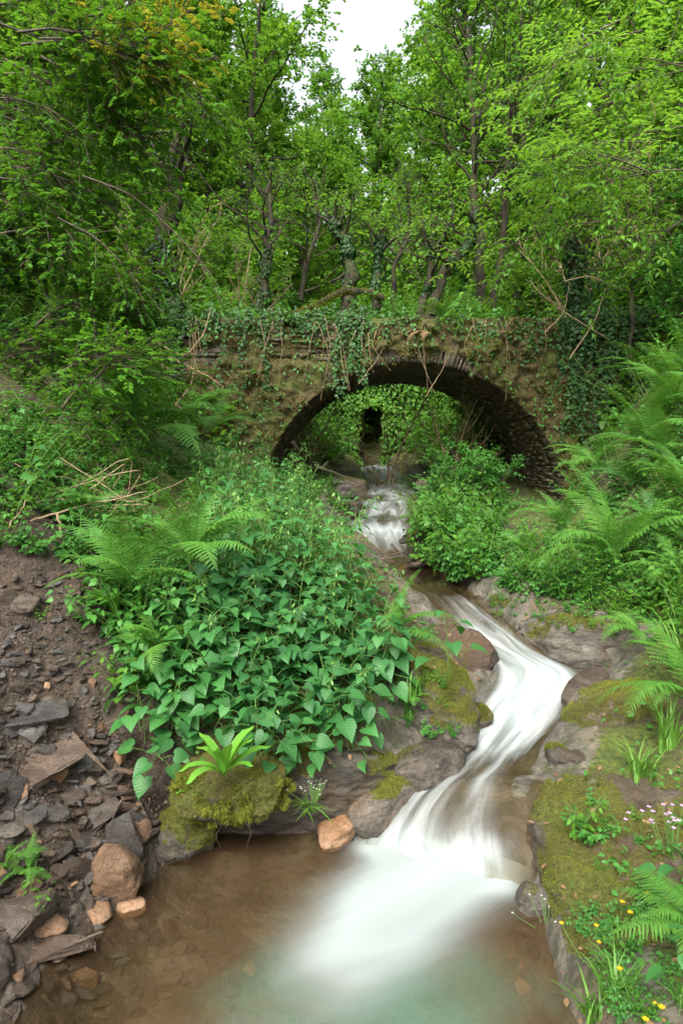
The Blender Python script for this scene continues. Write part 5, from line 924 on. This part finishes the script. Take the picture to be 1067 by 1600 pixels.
# plants right by the stream, each placed by eye
for u, v, s, k, lb in [(700, 1045, .9, 0, 'broad leaved seedling on the rock left of the upper cascade'), (900, 1300, .55, 2, 'bramble seedling growing on top of the big mossy boulder'), (925, 1310, .5, 4, 'low green plant beside the bramble seedling on the boulder'), (40, 1440, .5, 2, 'tiny green plant beside the dark wet rock'), (135, 970, .4, 4, 'tiny plant on the bare soil'), (70, 970, .3, 2, 'pale seedling on the bare soil'),
                       (1065, 1420, .65, 0, 'broad leaved plant at the right edge beside the boulder'), (1060, 1590, .55, 1, 'broad leaved plant in the bottom right corner')]:
    (HP if lb.startswith('broad') else HB).put(atpix(u, v, -.01), rng.uniform(0, 6), s, lb, None, k)

scatter(HB, [(900, 1430), (1067, 1380), (1067, 1600), (930, 1600)], 34, 13, .12, .3, 'small herb on the mossy stone shelf', 'small herbs on the stone shelf', .005)
scatter(HB, [(620, 1060), (690, 1060), (720, 1150), (640, 1200), (600, 1150)], 22, 11, .12, .28, 'small herb on the mossy hump', 'small herbs on the mossy hump', .005)
scatter(HB, [(740, 930), (1000, 960), (1040, 1010), (900, 990), (760, 960)], 34, 12, .12, .32, 'small herb on the ledge above the upper cascade', 'small herbs on the ledge', .005)
scatter(HB, [(860, 1220), (1040, 1220), (1060, 1380), (900, 1400)], 12, 30, .08, .2, 'tiny plant on the big boulder', 'tiny plants on the big boulder', .005)
# ---------------------------------------------------------------- ferns
fl = [ # u, v, size, fronds, azimuth (0 = away, 180 = towards the camera), spread, library, label
 (960, 905, .75, 9, 215, 300, 0, 'large bright fern arching over the fern bank beside the small mossy rock'),
 (880, 850, .5, 6, 250, 200, 0, 'fern with fronds pointing left at the foot of the fern bank'),
 (1010, 720, .72, 11, 230, 300, 0, 'big light green fern in the middle of the steep right bank'),
 (1050, 660, .78, 11, 230, 300, 0, 'uppermost large fern at the right edge'),
 (950, 670, .66, 10, 230, 280, 0, 'light fern left of the uppermost ones on the right bank'),
 (930, 750, .6, 9, 240, 280, 0, 'fern spreading left halfway down the right bank'),
 (1067, 800, .6, 8, 240, 240, 0, 'fern at the right edge halfway up'),
 (1010, 610, .7, 9, 240, 280, 0, 'feathery fern high on the right bank'),
 (1085, 1130, .55, 8, 260, 200, 0, 'fern reaching in from the right edge above the domed boulder'),
 (1095, 1500, .3, 7, 270, 160, 0, 'fern hanging in from the right edge beside the big boulder'),
 (205, 1000, .5, 8, 230, 240, 0, 'fern at the rim of the bare soil with one frond reaching left'),
 (300, 975, .62, 12, 190, 300, 0, 'bright fern standing among the heart leaved plants'),
 (250, 1080, .34, 6, 225, 170, 0, 'small fern spreading left under the heart leaved plants'),
 (270, 740, .85, 8, 200, 300, 0, 'light green fern clump left of the bridge foot'),
 (330, 720, .8, 7, 180, 280, 0, 'fern standing against the mossy bridge wall'),
 (215, 720, .8, 7, 230, 260, 1, 'blue green shaded fern below the left bushes'),
 (170, 640, .6, 8, 150, 280, 1, 'dark fern under the left bushes'),
 (140, 850, .34, 6, 300, 300, 0, 'small fern above the soil bank'),
 (40, 420, .8, 8, 200, 280, 1, 'dark fern high at the left edge'),
 (615, 1010, .4, 6, 120, 160, 0, 'fern with fronds arching right over the upper cascade'),
 (640, 1110, .2, 6, 150, 240, 0, 'small fern on the mossy hump beside the white water'),
 (45, 1375, .15, 7, 140, 300, 0, 'tiny bright fern among the slates'),
 (10, 1370, .16, 6, 140, 300, 0, 'tiny fern at the left edge of the slates'),
 (820, 880, .38, 6, 230, 280, 0, 'small fern in front of the right arch foot'),
 (1000, 1010, .35, 6, 240, 240, 0, 'small fern above the bare rock shelf')]
fl += [(u, v, s, 8, 230, 300, lb_, 'fern of the right bank ' + w) for u, v, s, lb_, w in [(975, 640, .5, 0, 'between the two light ferns high up'), (1065, 600, .55, 0, 'at the right edge, highest of all'), (900, 690, .42, 1, 'dark, beside the ivy at the right arch foot'), (985, 780, .48, 1, 'darker, above the large bright fern'), (1040, 740, .5, 0, 'behind the big light green one'), (900, 800, .4, 0, 'small, left of the large bright fern'), (1030, 860, .45, 1, 'dark, right of the large bright fern'), (1060, 920, .45, 0, 'at the edge above the long grass'), (960, 560, .5, 1, 'dark, beside the ivy wrapped trunk')]]
for u, v, s, n, az, spd, lib, lb in fl: 
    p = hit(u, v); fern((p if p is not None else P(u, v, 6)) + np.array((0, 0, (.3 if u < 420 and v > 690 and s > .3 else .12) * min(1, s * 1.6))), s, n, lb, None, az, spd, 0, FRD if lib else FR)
fern(P(690, 500, 8.98), .62, 8, 'fern on top of the bridge with some fronds hanging brown', None, 170, 260)
fern(P(745, 500, 9.1), .36, 6, 'fern on the right part of the bridge top', None, 150, 260, lib=FR)
dry = FR[0].copy(); dry.materials.clear(); dry.materials.append(M['dry'])
fern(P(668, 522, 8.9), .5, 3, 'withered brown fern hanging down over the arch', None, 240, 60, -50, [dry])
fern(P(808, 560, 8.9), .35, 3, 'withered red brown fern hanging at the right of the arch', None, 125, 50, -50, [dry])
for i, (u, v, y) in enumerate([(350, 640, 8.9), (400, 590, 8.9)]): fern(P(u, v, y), .25, 7, ('pale fern growing out of the mossy wall low down', 'pale fern growing out of the mossy wall near the arch')[i], None, 180, 200, -10, FRS)
# hart's tongue ferns
def tongue(loc, s, n, label, az=180, spd=300, dr=(-.9, .5)):
    mb = MB(); v0, f0, uv0 = T_STRAP
    for i in range(n):
        a = R(90 - az) + R((i / n - .5) * spd) + rng.normal(0, .15); e0 = rng.uniform(.75, 1.5); cv = rng.uniform(*dr) - .75; L = s * rng.uniform(.7, 1.1)
        th = e0 + cv * v0[:, 1]; r_ = L * np.where(abs(cv) < 1e-3, v0[:, 1] * math.cos(e0), (np.sin(th) - math.sin(e0)) / cv); z = L * (-(np.cos(th) - math.cos(e0)) / cv)
        sx = v0[:, 0] * L * 1.15; z = z + .25 * np.abs(sx) + .006 * np.sin(v0[:, 1] * 40) * (np.abs(v0[:, 0]) > .01); V = xyz(math.cos(a) * r_ - math.sin(a) * sx, math.sin(a) * r_ + math.cos(a) * sx, z); mb.add(V, f0, np.stack([uv0[:, 0], uv0[:, 1], np.full(len(v0), rng.random())], 1))
    e = empty('hart_tongue_fern', loc, label, 'fern'); mb.build('fronds', M['tongue'], e); return e
tongue(P(350, 1212, 2.5), .21, 12, 'bright strap leaved fern on the moss cushion over the pool', 150, 300)
tongue(P(45, 1310, 2.62), .1, 6, 'small upright strap leaved fern among the slates', 180, 300, (.6, 1.1))
tongue(P(180, 960, 3.1), .18, 6, 'strap leaved fern at the rim of the soil bank', 230, 200)
tongue(P(300, 1250, 2.62), .09, 4, 'tiny strap leaved fern low on the moss cushion', 200, 200)
# grasses and flowers
def tuft(loc, h, n, label, lean=.5, group=None, w=.012, az=None, sp=6.28):
    mb = MB(); a = rng.uniform(0, 6.28, n) if az is None else az + rng.uniform(-sp / 2, sp / 2, n); s = h * rng.uniform(.5, 1.1, n)
    for k in range(4):
        q = slice(k, n, 4); B = bladeT(w / h * .5 if h > .1 else .03, rng.uniform(.3, 1.1) * lean * 2); c, sn = np.cos(a[q]), np.sin(a[q]); m = len(c); Mx = np.zeros((m, 3, 3)); Mx[:, 0, 0] = -sn; Mx[:, 1, 0] = c; Mx[:, 0, 1] = c; Mx[:, 1, 1] = sn; Mx[:, 2, 2] = 1; mb.inst(B, Mx * s[q][:, None, None], xyz(rng.normal(0, .02, m), rng.normal(0, .02, m), 0))
    o = mb.build('grass_tuft', M['grass'], label=label, category='grass'); o.location = [float(q) for q in loc]
    if group: o['group'] = group
    return o
for u, v, h, n, lb in [(1000, 1215, .22, 40, 'long grass tuft behind the domed mossy boulder'), (1040, 1170, .3, 60, 'tall grass at the right edge above the big boulder'), (840, 905, .22, 60, 'fine grass clump at the foot of the thicket'), (1060, 960, .45, 70, 'long grass hanging at the right edge below the ferns'), (1060, 1040, .35, 60, 'grass at the right edge above the rock shelf'),
                       (960, 1560, .16, 40, 'grass tuft with buttercups on the mossy stone shelf'), (930, 1590, .14, 30, 'grass tuft at the bottom edge of the mossy shelf'), (640, 1120, .1, 40, 'short grass on the mossy hump'), (650, 1080, .12, 36, 'short grass beside the small fern on the hump')]:
    tuft(atpix(u, v, -.01) if u < 1045 or True else 0, h, n, lb)
tuft(P(480, 1265, 2.76), .12, 26, 'grass tuft hanging on the undercut rock', 1.0, az=-1.57, sp=3)
def flowers(loc, n, spread, h, mt, label, r=.009, npet=5, stem='stem', nm='flowers', cat='flowers'):
    st = MB(); bl = []
    for _ in range(n):
        pe = MB(); bl.append(pe)
        x, y = rng.normal(0, spread, 2); hh = h * rng.uniform(.7, 1.2); t = np.array((x * 1.2, y * 1.2, hh)); st.tube(np.array([(x * .4, y * .4, -.02), (x, y, hh * .6), t]), .0012, 4); a = np.arange(npet) / npet * 6.28
        D = xyz(np.cos(a), np.sin(a), .35); pe.inst(T_PETAL, frames(D, xyz(0 * a, 0, 1), np.full(npet, r)), np.repeat(t[None], npet, 0))
    e = empty(nm, loc, label, cat); st.build('stems', M[stem], e)
    for pe in bl: pe.build('blossom', M[mt], e)
    return e
flowers(atpix(965, 1440), 3, .07, .1, 'yellow', 'yellow buttercups in the middle of the big mossy boulder', .009, nm='buttercups')
flowers(atpix(930, 1500), 3, .05, .07, 'yellow', 'yellow buttercups near the water edge of the mossy shelf', .008, nm='buttercups')
flowers(atpix(1000, 1580), 4, .04, .06, 'yellow', 'yellow buttercups at the bottom edge of the picture', .009, nm='buttercups')
flowers(atpix(1050, 1330), 15, .035, .13, 'pink', 'lilac flowers at the right edge above the big boulder', .009, 4, nm='dames_rocket')
flowers(atpix(1000, 1310), 4, .03, .1, 'pink', 'smaller lilac flowers left of the lilac clump', .009, 4, nm='dames_rocket')
flowers(P(490, 1245, 2.74), 22, .03, .05, 'white', 'tiny white flowers under the heart leaved plants', .004, 5)
flowers(atpix(855, 1440), 10, .05, .05, 'white', 'tiny white flowers on the water side of the big mossy boulder', .004, 5)
flowers(atpix(985, 770), 24, .3, .4, 'magenta', 'small magenta flowers scattered over the fern bank', .012, 5)
flowers(atpix(1030, 620), 20, .3, .5, 'yellow', 'small yellow flowers high on the fern bank', .01, 5)

# ---------------------------------------------------------------- ground cover: uncountable small leaves, moss tips and litter
def cover(name, n, xr, yr, size, mt, tmpl, mask, hgt=.05, tilt=.5):
    x = rng.uniform(*xr, n); y = yr[0] + (yr[1] - yr[0]) * rng.random(n) ** 1.4; k = rng.random(n) < mask(x, y); x, y = x[k], y[k]; n = len(x); z = H(x, y) + rng.uniform(-.005, hgt, n) * (1 + .06 * y)
    mb = MB(); leafcloud(mb, xyz(x, y, z), xyz(rng.normal(0, 1, n), rng.normal(0, 1, n) - .3, 0), xyz(0 * x, -.2, 1), size * rng.uniform(.6, 1.3, n) * (1 + .05 * y), tmpl, tilt, np.clip(.5 + .5 * fbm(xyz(x * 1.5, y * 1.5), 2, 5) + rng.normal(0, .2, n), 0, 1)); return mb.build(name, M[mt], kind='stuff')
def land(x, y, m=.1):
    c0 = np.interp(y, gy, CL[:, 0]); c1 = np.interp(y, KY, KX[:, 7]); return (x < c0 - m) | (x > c1 + m)
def m_near(x, y):
    s_ = (x < -.7) & (x > -2.2) & (y < 3.6); return land(x, y, .25) * (~s_) * np.where(H(x, y) - H0(x, y) > .03, .1, 1.) * np.clip(.5 + .9 * fbm(xyz(x * 2, y * 2), 3, 15), 0, 1)
cover('ground_cover', 110000, (-9, 8), (1.2, 9), .026, 'herb', T_OV, m_near, .05)
cover('forest_floor_plants', 230000, (-15, 16), (8.6, 32), .075, 'tree_bright', T_OV, lambda x, y: np.clip(.6 + .8 * fbm(xyz(x, y), 3, 16), 0, 1) * ((y > 11.6) | (np.abs(x - .95) > 2.3)) * ((y > 18.5) | (np.abs(x - .7) > .75)) * ((y > 18.5) | (np.abs(x - .7) > 2.) | (rng.random(x.shape) < .35)), .42)
cover('creeping_leaves', 42000, (-3.6, 4.2), (9.02, 11.6), .05, 'tree_bright', T_OV, lambda x, y: (np.abs(x - .95) > 2.1) * 1., .25)
x = rng.uniform(-4.2, 4.6, 16000); y = rng.uniform(BY0 - .05, BY1, 16000); mb = MB(); leafcloud(mb, xyz(x, y, ztop(x) + .05 + rng.uniform(0, .42, 16000) * np.clip(fbm(xyz(x, y) * 1.7, 3, 6) * 1.6 + .4, 0, 1.4)), xyz(rng.normal(0, 1, 16000), rng.normal(0, 1, 16000), 0), xyz(0 * x, -.2, 1), rng.uniform(.03, .07, 16000), T_OV, .5); mb.build('bridge_top_plants', M['herb'], kind='stuff')
cover('leaf_litter', 5000, (-2.4, 1.6), (1.6, 9), .022, 'dry', T_OV, lambda x, y: land(x, y, .06) * .5, .01, .3)
mb = MB(); pts_ = pixpts([(-20, 860), (180, 900), (260, 1290), (150, 1430), (-20, 1480)], 260, 6)
for u, v, p in pts_:
    d = rng.normal(0, 1, 3); d[2] = d[2] * .3 - .3; d /= np.linalg.norm(d); L = rng.uniform(.02, .11); t_ = np.linspace(0, 1, 5); mb.tube(p + (0, 0, .01) + d * (t_ * L)[:, None] + rndv(5, .004), rng.uniform(.0008, .0022), 4, rng.random())
mb.build('twig_litter', M['darktwig'], kind='stuff')
n = 3500; pts_ = pixpts([(-20, 860), (180, 900), (260, 1290), (150, 1430), (-20, 1480)], 900, 0); q = np.array([p for _, _, p in pts_])[rng.integers(0, 900, n)] + rng.normal(0, .03, (n, 3)) * (1, 1, 0); q[:, 2] = H(q[:, 0], q[:, 1]); mb = MB(); s_ = rng.uniform(.003, .011, n)
G_ = ICO[3][0][:12]; bm = bmesh.new(); bmesh.ops.create_icosphere(bm, subdivisions=1, radius=1); gv = np.array([v_.co[:] for v_ in bm.verts]); gf = np.array([[v_.index for v_ in f_.verts] for f_ in bm.faces]); bm.free()
mb.inst((gv * (1, .8, .5), [gf], gv[:, :2]), frames(rndv(n), rndv(n, .3) + (0, 0, 1), s_), q); me = mb.mesh('crumbs', False); a_ = me.attributes.new('moss', 'FLOAT', 'POINT'); link('soil_crumbs', me, M['slate_brown'], kind='stuff')
for o in list(scene.objects):
    if o.type == 'MESH' and o.parent and o.name.startswith(('stem',)): pass
